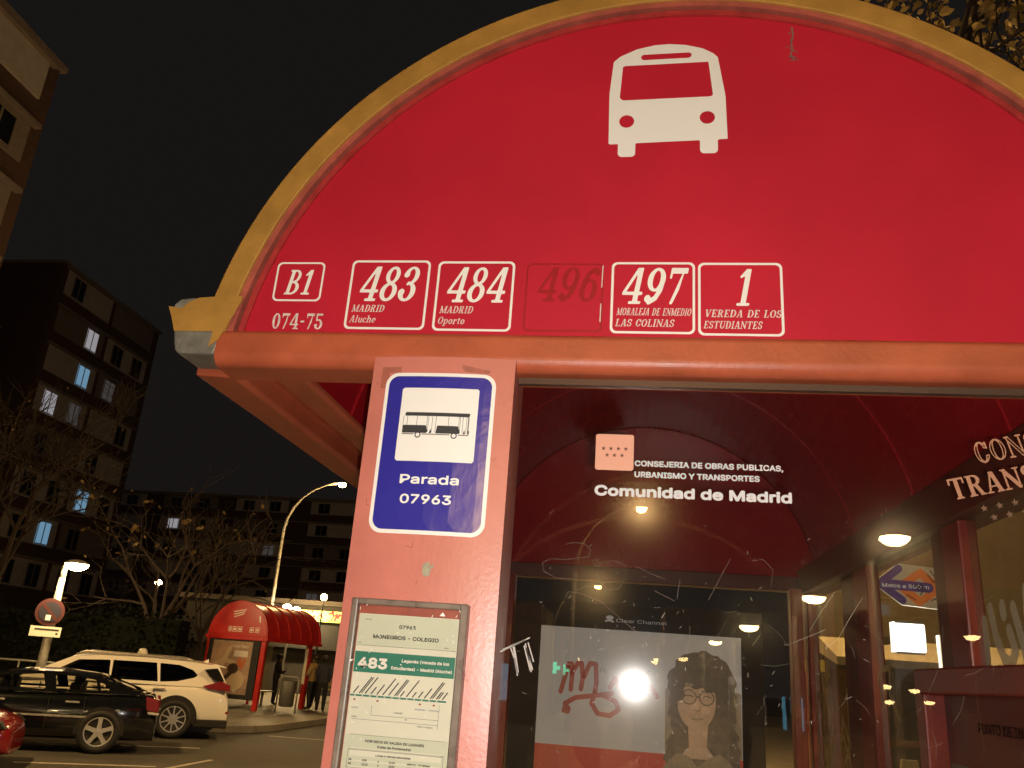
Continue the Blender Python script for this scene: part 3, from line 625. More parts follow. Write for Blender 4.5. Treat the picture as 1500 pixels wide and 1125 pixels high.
# scratches in the pane; pale ticks also paint the flash's sparkle on them
mb = MB(); random.seed(5)
SC = [[(-.166, 1.821), (-.152, 1.829), (-.124, 1.829), (-.079, 1.837), (-.076, 1.850), (-.088, 1.861), (-.109, 1.862), (-.123, 1.858)], [(-.166, 1.821), (-.163, 1.805), (-.138, 1.794), (-.104, 1.794)],
 [(-.062, 1.818), (-.055, 1.827), (-.031, 1.832), (-.011, 1.825), (-.008, 1.805), (-.021, 1.781), (-.041, 1.778), (-.058, 1.795), (-.063, 1.810)], [(-.12, 1.76), (-.115, 1.77), (-.093, 1.769), (-.052, 1.755), (.02, 1.70)],
 [(.011, 1.824), (.033, 1.813), (.063, 1.803)], [(.044, 1.781), (.081, 1.765)], [(.085, 1.768), (.09, 1.803)], [(.182, 1.847), (.158, 1.802), (.142, 1.771)], [(.22, 1.845), (.24, 1.849), (.258, 1.831), (.253, 1.80)], [(-.159, 1.914), (-.149, 1.924)]]
for s_ in SC: mb.ribbon(s_, .00028, PG)
mb.mi = 1
for s_ in [[(.411, 1.791), (.386, 1.752), (.365, 1.717), (.346, 1.701)], [(.364, 1.798), (.337, 1.759), (.317, 1.727)], [(.344, 1.731), (.314, 1.717), (.276, 1.70)], [(.232, 1.715), (.218, 1.696)], [(.70, 1.83), (.735, 1.845)], [(.66, 1.62), (.70, 1.66)]]: mb.ribbon(s_, .0005, PG)
for i in range(230):
    x = random.gauss(.05, .16); z = random.gauss(1.64, .10); a = random.gauss(1.0, .9); L = abs(random.gauss(.002, .003)) + .0012
    if x < -.22 or z > 1.95 or z < 1.4: continue
    mb.ribbon([(x, z), (x + L * math.cos(a), z + L * math.sin(a))], random.uniform(.0002, .0006), PG)
for i in range(40):
    x = random.uniform(-.1, .7); z = random.uniform(1.40, 1.80); a = random.gauss(1.1, .7); L = random.uniform(.02, .06)
    mb.ribbon([(x, z), (x + L * .5 * math.cos(a), z + L * .5 * math.sin(a)), (x + L * math.cos(a + .15), z + L * math.sin(a + .15))], .00014, PG)
mb.mi = 2
for s_ in [[(-.234, 1.655), (-.182, 1.683)], [(-.230, 1.659), (-.190, 1.679)], [(-.216, 1.663), (-.207, 1.643), (-.20, 1.616)], [(-.212, 1.667), (-.20, 1.619)], [(-.209, 1.665), (-.199, 1.622)], [(-.189, 1.672), (-.18, 1.645), (-.175, 1.624)], [(-.187, 1.665), (-.173, 1.628)], [(-.184, 1.674), (-.172, 1.642)], [(-.191, 1.668), (-.177, 1.626)]]: mb.ribbon(s_, .0022, PG2)
tag(mb.build('pane_scratch', [mat('fine_scratch', (.30, .20, .17), .5), mat('glinting_scratch', (.42, .36, .28), .4), mat('scraped_white', (.50, .46, .42), .6)], pane), kind='stuff')

# rear advertising case
YA = 4.98
mb = MB(); mb.box(-.66, -.505, YA, YA + .13, .45, 2.03); mb.box(.62, .735, YA, YA + .13, .45, 2.03); mb.box(-.505, .62, YA, YA + .13, 1.893, 2.03); mb.box(-.505, .62, YA, YA + .13, .45, .60)
ad = mb.build('advert_case', M['matblack'], sh, 'black advertising case with a grey and red poster')
mb = MB(); mb.box(-.505, .62, YA + .03, YA + .08, .60, 1.893)
poster = mb.build('poster', mat('poster_grey', (.36, .35, .31), .4, emit=(.33, .31, .27), es=.40), ad)
PY, PY2, PY3, PY4 = flat(YA + .0285), flat(YA + .027), flat(YA + .0255), flat(YA + .024)
mb = MB(); mb.face([PY(-.505, .60), PY(.62, .60), PY(.62, 1.262), PY(-.505, 1.262)])
mb.mi = 1
for st in [[(-.375, 1.54), (-.356, 1.616), (-.337, 1.692)], [(-.340, 1.67), (-.320, 1.693), (-.313, 1.661), (-.319, 1.554)], [(-.317, 1.64), (-.286, 1.696), (-.262, 1.698), (-.254, 1.622), (-.262, 1.56)], [(-.249, 1.623), (-.216, 1.701), (-.182, 1.698), (-.176, 1.60), (-.184, 1.542)], [(-.353, 1.440), (-.331, 1.437), (-.348, 1.478), (-.289, 1.514), (-.178, 1.532), (-.089, 1.549)], [(-.184, 1.542), (-.199, 1.489), (-.164, 1.439), (-.097, 1.432), (-.048, 1.468), (-.066, 1.509), (-.133, 1.535)], [(-.10, 1.58), (-.07, 1.63), (-.04, 1.58), (-.02, 1.62)], [(.06, 1.60), (.09, 1.57), (.13, 1.60), (.16, 1.55)]]:
    f = f_caps(st, .026); fill(mb, f, min(p[0] for p in st) - .03, min(p[1] for p in st) - .03, max(p[0] for p in st) + .03, max(p[1] for p in st) + .03, .008, PY2 if st[0][1] > 1.45 else PY3)
fill(mb, f_ell(-.338, 1.452, .024, .022), -.37, 1.42, -.31, 1.48, .006, PY4)
mb.mi = 3; font(mb, 'in', -.155, 1.655, .035, PY3, .0); font(mb, 'ic', .10, 1.665, .035, PY3, .0)
mb.mi = 2; font(mb, '10', -.36, 1.035, .14, PY2, .05, .36)
# printed photo of a woman with round glasses on the right of the poster
BB = (.17, 1.075, .618, 1.84, .010)
mb.mi = 5; fill(mb, f_rect(.206, 1.262, .617, 1.60), *BB, flat(YA + .0278))
mb.mi = 3; fill(mb, f_wob(f_uni(f_ell(.405, 1.62, .185, .185), f_poly2([(.22, 1.62), (.235, 1.40), (.205, 1.22), (.30, 1.12), (.60, 1.10), (.610, 1.30), (.585, 1.45), (.59, 1.64)])), .006, 55), *BB, PY2)
mb.mi = 4; fill(mb, f_uni(f_sub(f_ell(.375, 1.545, .105, .150), f_wob(f_ell(.47, 1.70, .17, .105), .006, 70), f_wob(f_ell(.25, 1.65, .07, .14), .005, 60)), f_poly2([(.33, 1.44), (.335, 1.30), (.28, 1.25), (.48, 1.25), (.43, 1.31), (.44, 1.46)])), *BB, PY3)
mb.mi = 5; fill(mb, f_uni(f_poly2([(.175, 1.08), (.20, 1.20), (.27, 1.275), (.345, 1.255), (.375, 1.21), (.43, 1.25), (.50, 1.285), (.575, 1.22), (.605, 1.08)])), *BB, PY4)
mb.fine = flat(YA + .0225)
mb.mi = 6; fill(mb, f_uni(f_ell(.345, 1.50, .028, .022), f_ell(.425, 1.50, .026, .020), f_ell(.378, 1.535, .012, .045)), .2, 1.4, .6, 1.7, .006, PY4)
mb.mi = 5
fill(mb, f_uni(f_caps([(.366, 1.497), (.384, 1.492), (.398, 1.498)], .006), f_caps([(.352, 1.452), (.38, 1.448), (.408, 1.454)], .010)), .26, 1.43, .50, 1.64, .0035, mb.fine)
mb.mi = 3
fill(mb, f_uni(f_ring(.335, 1.563, .042, .040, .036, .034), f_ring(.430, 1.563, .042, .040, .036, .034), f_rect(.372, 1.562, .394, 1.568), f_caps([(.30, 1.615), (.335, 1.624), (.362, 1.615)], .006), f_caps([(.312, 1.567), (.336, 1.571), (.356, 1.566)], .006), f_caps([(.410, 1.567), (.430, 1.571), (.450, 1.566)], .006)), .26, 1.43, .50, 1.64, .0035, mb.fine)
mb.build('poster_print', [mat('poster_red', (.42, .045, .02), .4, emit=(.42, .05, .02), es=.28), mat('poster_script', (.35, .05, .025), .4, emit=(.36, .07, .03), es=.22), mat('poster_white', (.6, .6, .6), .4, emit=(.6, .58, .55), es=.22), mat('poster_dark', (.11, .085, .058), .5, var=.8, vscale=16, emit=(.11, .085, .05), es=.35), mat('poster_skin', (.40, .28, .18), .5, var=.45, vscale=9, emit=(.38, .25, .14), es=.36), mat('poster_coat', (.22, .17, .10), .4, var=.5, vscale=11, emit=(.20, .15, .08), es=.32), mat('poster_blush', (.46, .32, .21), .5, var=.5, vscale=12, emit=(.42, .27, .16), es=.36)], poster)
mb = MB(); HY = flat(YA - .004); font(mb, 'Clear Channel', -.075, 1.934, .027, HY, .004, .285)
fill(mb, f_uni(f_ell(-.112, 1.957, .022, .012), f_caps([(-.135, 1.937), (-.112, 1.942), (-.092, 1.935)], .010)), -.15, 1.925, -.08, 1.975, .004, HY); mb.build('case_lettering', mat('grey_letters', (.30, .29, .28), .5, emit=(.3, .29, .28), es=.35), ad)
mb = MB(); mb.face([(-.505, YA + .008, .60), (.62, YA + .008, .60), (.62, YA + .008, 1.893), (-.505, YA + .008, 1.893)]); mb.build('case_pane', M['glass'], ad)
for x in (-.74, .895):
    mb = MB(); mb.box(x, x + .065, YA + .02, YA + .11, .13, 2.18); mb.build('rear_post', M['darkred'], sh, bevel=.004)
# right wall: posts, panes, case
for (ya, yb) in ((2.70, 2.85), (3.76, 3.98), (5.00, 5.13)):
    mb = MB(); mb.box(.985, 1.04, ya, yb, .13, 2.16); mb.build('wall_post', M['darkred'], sh, bevel=.006)
for (ya, yb) in ((2.855, 2.99), (3.985, 4.26)):
    mb = MB(); mb.box(1.0, 1.03, ya, yb, .13, 2.16); mb.build('wall_post', M['brownred'], sh, bevel=.006)
WX = lambda x: (lambda u, v: (x, u, v))
walls = []
for (ya, yb) in ((1.67, 2.70), (2.99, 3.76), (4.26, 5.00)):
    mb = MB(); mb.face([(1.012, ya, .45), (1.012, yb, .45), (1.012, yb, 2.16), (1.012, ya, 2.16)]); walls.append(mb.build('side_pane', M['sideglass'], sh))
mb = MB()
for st in [[(2.594, 1.886), (2.576, 1.809), (2.536, 1.747), (2.493, 1.735), (2.461, 1.767), (2.486, 1.82)], [(2.513, 1.887), (2.512, 1.865)], [(2.446, 1.878), (2.419, 1.802), (2.402, 1.743)], [(2.36, 1.915), (2.37, 1.853)], [(2.645, 1.853), (2.642, 1.793), (2.647, 1.741)]]:
    mb = MB(); fill(mb, f_caps(st, .038), min(p[0] for p in st) - .03, min(p[1] for p in st) - .03, max(p[0] for p in st) + .03, max(p[1] for p in st) + .03, .006, WX(1.0105)); mb.build('graffiti', M['film'], walls[0])
random.seed(21)
for wi, (ya, yb) in enumerate(((3.0, 3.74), (4.28, 4.98))):
    for i in range(8):
        mb = MB(); y = random.uniform(ya, yb); z = random.uniform(1.15, 1.75); pts = [(y, z)]
        for k in range(5): y = min(yb, max(ya, y + random.uniform(-.12, .12))); z += random.uniform(-.16, .10); pts.append((y, z))
        fill(mb, f_caps(pts, .022), min(p[0] for p in pts) - .03, min(p[1] for p in pts) - .03, max(p[0] for p in pts) + .03, max(p[1] for p in pts) + .03, .012, WX(1.0105 - .001 * i)); mb.build('graffiti', M['film2'], walls[1 + wi])
# notice case on the right wall
mb = MB()
for (a, b, c, d) in ((1.76, 2.96, 1.650, 1.722), (2.88, 2.96, .70, 1.650), (1.76, 1.84, .70, 1.650), (1.76, 2.96, .62, .70)): mb.box(.90, .985, a, b, c, d)
nc = mb.build('notice_case', M['darkred'], sh, 'dark red notice case on the side wall', bevel=.006)
mb = MB(); mb.box(.96, .984, 1.84, 2.88, .70, 1.65); mb.build('notice_board', mat('notice_red', (.14, .018, .015), .5, var=.3, vscale=6), nc)
mb = MB(); mb.face([WX(.956)(2.86, .75), WX(.956)(2.45, .75), WX(.956)(2.45, 1.46), WX(.956)(2.86, 1.46)]); mb.mi = 1
def NW(u, v): return (.955, 2.62 - u, v)
font(mb, 'PUNTO DE INFORMACION', .0, 1.555, .035, NW, .02, .55); mb.build('notice_print', [mat('notice_paper', (.16, .15, .11), .6, var=.3, vscale=12), mat('notice_letters', (.28, .12, .09), .6)], nc)

# ============================================================ STREET FURNITURE
def light(name, loc, power, col=SODIUM, rad=.12, parent=None):
    l = bpy.data.lights.new(name, 'POINT'); l.energy = power; l.color = col; l.shadow_soft_size = rad
    o = bpy.data.objects.new(name, l); C.objects.link(o); o.location = loc
    if parent: o.parent = parent
    return o
def ped_lamp(label, loc, h=3.45, rz=0.0, power=300, group='bowl lamps along the street', big=1.0, thick=.055, lit='lampglow'):
    """pole with a short bent arm and a shallow glowing bowl under a cap; arm towards local +x"""
    t = thing('street_lamp', label, 'street lamp', loc, rz, group, local=True)
    mb = MB(); mb.tube([(0, 0, 0), (0, 0, .9), (0, 0, h - .30)], [thick * 1.5, thick * 1.45, thick], 12); mb.build('pole', M['steel'], t, smooth=True)
    mb = MB(); mb.tube([(0, 0, h - .31), (0, 0, h - .12), (.05, 0, h), (.16, 0, h + .05), (.26, 0, h + .05)], thick * .95, 10); mb.build('arm', M['steel'], t, smooth=True)
    mb = MB(); k = big; mb.lathe([(.02 * k, .10 * k), (.16 * k, .075 * k), (.27 * k, .02 * k), (.285 * k, -.005), (.26 * k, -.01)], (.46 * big, 0, h + .03), n=24); mb.build('lamp_cap', M['steel'], t, smooth=True)
    mb = MB(); mb.lathe([(.262 * k, -.008), (.245 * k, -.06 * k), (.19 * k, -.115 * k), (.11 * k, -.15 * k), (.02 * k, -.165 * k)], (.46 * big, 0, h + .028), n=24); mb.build('lamp_bowl', glow(power, .30 * k * k), t, smooth=True)
    return t
def tall_lamp(label, loc, h, rz, power, reach=1.9, group='tall lamp columns with curved arms'):
    t = thing('lamp_column', label, 'lamp column', loc, rz, group, local=True)
    mb = MB(); mb.tube([(0, 0, 0), (0, 0, h - 2.2)], [.10, .06], 12); mb.build('pole', M['steel'], t, smooth=True)
    pts = [(0, 0, h - 2.2)] + [(reach * (1 - math.cos(a)), 0, h - 2.2 + 2.1 * math.sin(a)) for a in [R(15 * i) for i in range(1, 7)]]
    mb = MB(); mb.tube(pts, [.06] * 3 + [.045] * 4, 8); mb.build('arm', M['steel'], t, smooth=True)
    mb = MB(); mb.lathe([(.02, .08), (.13, .06), (.18, 0), (.17, -.02)], (reach + .1, 0, h - .10), n=16); mb.build('lamp_cap', M['steel'], t, smooth=True)
    mb = MB(); mb.lathe([(.165, -.01), (.16, -.09), (.10, -.15), (.02, -.17)], (reach + .1, 0, h - .11), n=16); mb.build('lamp_bowl', glow(power, .19, SODIUM), t, smooth=True)
    return t
ped_lamp('glowing bowl lamp on thick pale pole above the no-parking sign', (-13.62, 19.0, .14), 3.18, R(-22), 260, thick=.075)
t = tall_lamp('tall curved lamp column rising behind the far red shelter', (-14.9, 34.5, .14), 8.75, R(-12), 950, 2.5)
# lamps behind the camera: mirrored in the front pane
ped_lamp('bowl lamp behind the photographer, nearest to the shelter', (2.95, -7.9, .13), 3.42, 0, 210, big=.72)
ped_lamp('bowl lamp behind the photographer, second along the pavement', (1.95, -13.9, .13), 2.64, 0, 160, big=.72)
ped_lamp('bowl lamp behind the photographer beside the parked row', (2.55, -10.9, .13), 2.94, 0, 130, big=.72)
tall_lamp('tall lamp column behind the photographer over the road', (-1.7, -22.9, .13), 6.75, 0, 2600)
tall_lamp('farther tall lamp column behind the photographer', (-3.5, -36.9, .13), 5.7, 0, 2600)
tall_lamp('added unseen lamp column lighting the parked cars, left of the photographer', (-11.5, 6.0, .0), 9.0, R(40), 2300)  # added out of view to light the cars and the road
tall_lamp('added unseen lamp column lighting the upper left apartment block', (-15.5, 13.5, .0), 8.5, R(180), 420)  # added out of view to brighten the block's street face
tall_lamp('added lamp column lighting the facade and tree beyond the near shelter', (3.3, 12.5, .13), 7.4, R(120), 2000)  # added to light the right-hand facade, side panes and leaves

# twin globe lamp and small distant lamps
t = thing('globe_lamp', 'twin white globe lamp above the far shelter roof', 'globe lamp', (-13.80, 34.0, .14), 0, None, local=True)
mb = MB(); mb.tube([(0, 0, 0), (0, 0, 3.1)], [.06, .04], 8); mb.tube([(-.22, 0, 3.12), (0, 0, 3.0), (.22, 0, 3.08)], .025, 6); mb.build('pole', M['steel'], t)
for x, z in ((-.20, 3.33), (.20, 3.24)):
    mb = MB(); mb.lathe([(.02, -.17), (.13, -.13), (.19, 0), (.14, .12), (.02, .17)], (x, 0, z), n=16); mb.build('globe', glow(420, .40), t, smooth=True)
def small_lamp(label, x, y, z, power=200):
    t = thing('small_lamp', label, 'lamp', (x, y, .14), 0, 'small distant lamps', local=True)
    mb = MB(); mb.tube([(0, 0, 0), (0, 0, z - .3)], [.05, .035], 8); mb.build('pole', M['matblack'], t)
    mb = MB(); mb.lathe([(.02, -.13), (.10, -.10), (.14, 0), (.10, .10), (.02, .13)], (0, 0, z - .22), n=14); mb.build('globe', glow(power, .22, SODIUM), t, smooth=True)
small_lamp('small lamp glowing among bare twigs left of the shelter', -19.887, 34, 4.24, 90)
small_lamp('small lamp against the brick block right of the twin globes', -12.56, 34.2, 4.1, 90)
# far away lamps and green crosses mirrored in the pane
for i, (x, y, z) in enumerate([(-2.5, -41.9, 2.5), (1.5, -41.9, 2.8), (2.7, -34.9, 2.9), (3.75, -46.9, 2.7), (11.6, -34.9, 2.1), (13.4, -38.9, 1.7), (11.0, -36.9, 2.2), (11.07, -26.9, 3.8), (10.9, -36.2, 1.62)]):
    t = thing('small_lamp', 'distant small lamp far down the street behind the photographer', 'lamp', (x, y, .0), 0, 'lamps far behind the photographer', local=True)
    mb = MB(); mb.tube([(0, 0, 0), (0, 0, z)], .04, 6); mb.build('pole', M['steel'], t)
    mb = MB(); mb.lathe([(.02, .04), (.25, .0), (.18, -.10), (.02, -.14)], (0, 0, z), n=12); mb.build('lamp_bowl', M['warmlamp'], t)
M['greenglow'] = mat('green_neon', (0, .3, .2), .5, emit=(.02, .95, .50), es=9)
M['blueglow'] = mat('blue_neon', (0, .2, .3), .5, emit=(.25, .7, 1.0), es=2.2)
for (x, y, z, s, lb) in ((-3.75, -41.9, 2.0, .30, 'green pharmacy cross on the left behind the photographer'), (7.4, -56.9, 2.5, .42, 'green pharmacy cross on the right behind the photographer'), (10.2, -56.9, 2.5, .4, 'smaller green pharmacy cross farther right')):
    t = thing('pharmacy_cross', lb, 'pharmacy sign', (x, y, 0), 0, None, local=True)
    mb = MB(); mb.tube([(0, -.2, 0), (0, -.2, z)], .05, 6); mb.build('pole', M['steel'], t)
    mb = MB(); mb.box(-s, s, -.1, 0, z - s * .33, z + s * .33); mb.box(-s * .33, s * .33, -.101, .001, z - s, z + s); mb.build('cross', M['greenglow'], t)
t = thing('lit_shop', 'blue lit shop front across the road behind the photographer', 'shop', (5.6, -37, 0), 0, None, local=True)
mb = MB(); mb.box(-4, 4, -6, -.02, 0, 5.0); mb.build('wall', M['brick'], t)
for x in (1.1, 1.45, 1.8):
    mb = MB(); mb.box(x, x + .16, -.02, .03, .1, 1.5); mb.build('window', M['blueglow'], t)
t = thing('lit_shop', 'narrow blue lit window building behind the photographer on the left', 'shop', (-4.3, -27.2, 0), 0, None, local=True)
mb = MB(); mb.box(-2.5, 1.2, -5, -.02, 0, 4); mb.build('wall', M['brick'], t)
mb = MB(); mb.box(-.15, .15, -.02, .03, .7, 1.9); mb.build('window', M['blueglow'], t)

# no-parking sign on the lamp pole
t = thing('parking_sign', 'round no-parking sign with small plate on the pale lamp pole', 'traffic sign', (-13.62, 18.85, 2.2), R(42), None, local=True)
mb = MB(); mb.lathe([(.02, -.005), (.315, -.005), (.315, .012), (.02, .012)], (0, -.02, 0), 'y', 32); mb.build('disc', mat('sign_shaded_red', (.06, .009, .009), .6), t)  # disc colours darkened: the shade on its face is put into the paint
mb = MB(); mb.lathe([(.01, -.012), (.235, -.012), (.235, -.006), (.01, -.006)], (0, -.02, 0), 'y', 32); mb.build('disc_face', mat('sign_shaded_blue', (.014, .012, .026), .6), t)
mb = MB(); mb.ribbon([(-.17, .17), (.17, -.17)], .07, flat(-.034)); mb.mi = 1; mb.face([flat(-.036)(-.07, -.19), flat(-.036)(.04, -.19), flat(-.036)(.04, -.07), flat(-.036)(-.07, -.07)]); mb.build('disc_print', [mat('sign_shaded_red', (.2, .02, .02), .4), M['white']], t)
mb = MB(); mb.box(-.33, .33, -.035, -.01, -.56, -.33); pl = mb.build('plate', M['cream'], t)
mb = MB()
for (a, b, c, d) in ((-.24, .28, -.42, -.38), (.22, .27, -.50, -.46)): mb.face([flat(-.037)(a, c), flat(-.037)(b, c), flat(-.037)(b, d), flat(-.037)(a, d)])
mb.build('plate_print', M['ink'], pl)

# railing behind the cars
t = thing('railing', 'low metal railing running behind the parked cars', 'railing', (-14.5, 19.6, .14), R(2), None, local=True)
mb = MB(); mb.tube([(-7, 0, .92), (4.0, 0, .92)], .022, 8); mb.build('rail', M['steel'], t); mb = MB(); mb.tube([(-7, 0, .55), (4.0, 0, .55)], .016, 8); mb.build('rail', M['steel'], t)
for i in range(9):
    mb = MB(); mb.tube([(-7 + i * 1.37, 0, 0), (-7 + i * 1.37, 0, .93)], .022, 8); mb.build('post', M['steel'], t)

# ============================================================ FAR SHELTER
fs = thing('bus_shelter', 'small far red barrel-roofed bus shelter across the road behind the white car', 'bus shelter', (-10.9, 23.2, .10), R(-8), None, local=True)
fr_, fz, fl = .92, 1.96, 3.2
M['farred'] = mat('far_shelter_red', (.42, .016, .013), .3, var=.12, vscale=3)
def fseg(r, n=32): return arc(0, fz, r, math.pi, 0, n)
mb = MB(); mb.prism(fseg(fr_), 0, .06); fg = mb.build('gable_panel', M['farred'], fs)
mb = MB(); FY = flat(-.004)
for i in range(3): mb.face([FY(-.22 + .02 * i, fz + .62 - i * .07), FY(.18 - .03 * i, fz + .70 - i * .06), FY(.18 - .03 * i, fz + .73 - i * .06), FY(-.22 + .02 * i, fz + .65 - i * .07)])
for (x, w_) in ((-.30, .10), (-.17, .14), (.0, .14), (.38, .13), (.56, .13)):
    fill(mb, f_sub(f_rect(x, fz + .10, x + w_, fz + .24), f_rect(x + .015, fz + .115, x + w_ - .015, fz + .225)), x - .01, fz + .09, x + w_ + .01, fz + .25, .012, FY)
    mb.face([FY(x + .03, fz + .14), FY(x + w_ - .03, fz + .14), FY(x + w_ - .03, fz + .2), FY(x + .03, fz + .2)])
mb.mi = 1; mb.face([FY(.66, fz + .38), FY(.70, fz + .38), FY(.66, fz + .55), FY(.62, fz + .55)])
mb.build('gable_lettering', [M['worn'], M['white']], fg)
mb = MB(); n = 32; A = fseg(fr_ - .02); B = fseg(fr_ + .005)
for P in (A, B):
    for i in range(n): mb.face([(P[i][0], .06, P[i][1]), (P[i + 1][0], .06, P[i + 1][1]), (P[i + 1][0], fl, P[i + 1][1]), (P[i][0], fl, P[i][1])])
mb.build('roof_vault', M['farred'], fs, smooth=True)
for y in (.02, .65, 1.28, 1.91, 2.54, 3.13):
    mb = MB(); A = fseg(fr_ - .01); B = fseg(fr_ + .035)
    for i in range(n):
        mb.add([(A[i][0], y, A[i][1]), (A[i + 1][0], y, A[i + 1][1]), (B[i + 1][0], y, B[i + 1][1]), (B[i][0], y, B[i][1]), (A[i][0], y + .06, A[i][1]), (A[i + 1][0], y + .06, A[i + 1][1]), (B[i + 1][0], y + .06, B[i + 1][1]), (B[i][0], y + .06, B[i][1])], [(0, 3, 2, 1), (4, 5, 6, 7), (0, 1, 5, 4), (2, 3, 7, 6)])
    mb.build('roof_rib', M['farred'], fs)
for x0, x1 in ((-1.0, -.88), (.88, 1.0)):
    mb = MB(); mb.box(x0, x1, -.02, fl, fz - .11, fz - .005); mb.build('eave_beam', M['farred'], fs, bevel=.01)
mb = MB(); mb.box(-.88, .88, -.02, .08, fz - .11, fz - .003); mb.build('front_beam', M['farred'], fs, bevel=.01)
mb = MB(); mb.prism(fseg(fr_ - .03), fl - .05, fl - .01); mb.build('rear_gable', M['farred'], fs)
for (x, y, wx_, wy) in ((-.94, .02, .07, .09), (.80, .02, .14, .10), (-.94, fl - .15, .07, .09), (.82, 2.55, .10, .22)):
    mb = MB(); mb.box(x, x + wx_, y, y + wy, 0, fz - .11); mb.build('pillar', M['farred'], fs, bevel=.01)
mb = MB(); mb.box(.815, .905, 2.538, 2.549, .75, 1.75); mb.build('timetable_case', M['cream'], fs)
mb = MB(); mb.box(-.84, .78, .01, .14, .30, .42); mb.box(-.84, -.74, .01, .14, .42, 1.93); mb.box(.56, .78, .01, .14, .42, 1.93); mb.box(-.74, .56, .01, .14, 1.82, 1.93); fa = mb.build('advert_case', M['matblack'], fs)
mb = MB(); mb.box(-.74, .56, .05, .10, .42, 1.82); fp = mb.build('poster', mat('far_poster', (.30, .19, .11), .5, var=.45, vscale=3.0, emit=(.30, .17, .08), es=.10), fa)
mb = MB(); Q1, Q2 = flat(.047), flat(.044)
fill(mb, f_uni(f_caps([(-.42, 1.02), (-.30, 1.30), (-.18, 1.62)], .14), f_caps([(-.58, 1.18), (-.34, 1.30), (.02, 1.24)], .10), f_ell(.12, .78, .30, .26)), -.72, .45, .54, 1.80, .025, Q1)
mb.mi = 1; fill(mb, f_uni(f_caps([(.12, 1.05), (.20, 1.35), (.27, 1.10), (.36, 1.34)], .08)), -.0, .95, .5, 1.45, .02, Q2)
mb.mi = 2; fill(mb, f_uni(f_ell(.02, 1.08, .17, .14), f_caps([(-.05, .95), (-.20, .80)], .12)), -.35, .68, .25, 1.25, .02, flat(.041))
mb.mi = 3; font(mb, 'TEATRO', -.12, 1.64, .09, Q2, .02, .52); font(mb, 'M', .12, .47, .11, flat(.038), .03)
fill(mb, f_rect(-.02, 1.40, .42, 1.56), -.03, 1.39, .43, 1.57, .03, Q2)
mb.build('poster_print', [mat('fp_tan', (.42, .30, .17), .5, emit=(.42, .28, .13), es=.08), mat('fp_orange', (.40, .10, .03), .5, emit=(.4, .1, .03), es=.08), mat('fp_dark', (.05, .03, .02), .5), mat('fp_pale', (.55, .48, .36), .5, emit=(.55, .48, .36), es=.08)], fp)
mb = MB(); font(mb, 'Clear Channel', -.2, 1.86, .04, flat(.006), .0, .4); mb.build('case_lettering', M['white'], fa)
for (ya, yb) in ((.12, 1.3), (1.36, 2.5), (2.56, 3.55)):
    mb = MB(); mb.face([(-.90, ya, .3), (-.90, yb, .3), (-.90, yb, fz - .12), (-.90, ya, fz - .12)]); mb.build('side_pane', M['sideglass'], fs)
for y in (1.30, 2.50):
    mb = MB(); mb.box(-.93, -.87, y, y + .06, 0, fz - .11); mb.build('wall_post', M['farred'], fs)
mb = MB(); mb.box(-.80, -.45, .6, 3.2, .42, .46); mb.box(-.75, -.70, .7, .76, 0, .42); mb.box(-.75, -.70, 3.0, 3.06, 0, .42); mb.build('bench_seat', M['steel'], fs)

# litter bin with hoop frame
t = thing('litter_bin', 'grey litter bin in a tubular hoop frame before the far shelter', 'litter bin', (-9.25, 23.4, .145), R(-8), None, local=True)
mb = MB(); mb.lathe([(.02, .16), (.17, .16), (.20, .2), (.215, .82), (.20, .84), (.17, .80), (.02, .78)], n=20); mb.build('bin', mat('bin_grey', (.10, .095, .085), .5, .3), t, smooth=True)
mb = MB(); mb.tube([(-.30, 0, 0), (-.30, 0, .85), (-.24, 0, .93), (.24, 0, .93), (.30, 0, .85), (.30, 0, 0)], .022, 8); mb.build('hoop_frame', M['steel'], t, smooth=True)
# bench
t = thing('park_bench', 'slatted wooden bench lit by lamps behind the far shelter', 'bench', (-10.35, 31.0, .14), R(8), None, local=True)
wood = mat('bench_wood', (.36, .25, .09), .6, var=.2, vscale=10)
mb = MB(); [mb.box(-.9, .9, -.2 + i * .14, -.09 + i * .14, .42, .46) for i in range(3)]; mb.build('seat', wood, t)
mb = MB(); [mb.box(-.9, .9, .24, .28, .55 + i * .16, .66 + i * .16) for i in range(2)]; mb.build('backrest', wood, t)
for x in (-.75, .75):
    mb = MB(); mb.box(x - .03, x + .03, -.2, .24, 0, .42); mb.box(x - .03, x + .03, .281, .32, 0, .85); mb.build('leg', M['matblack'], t)

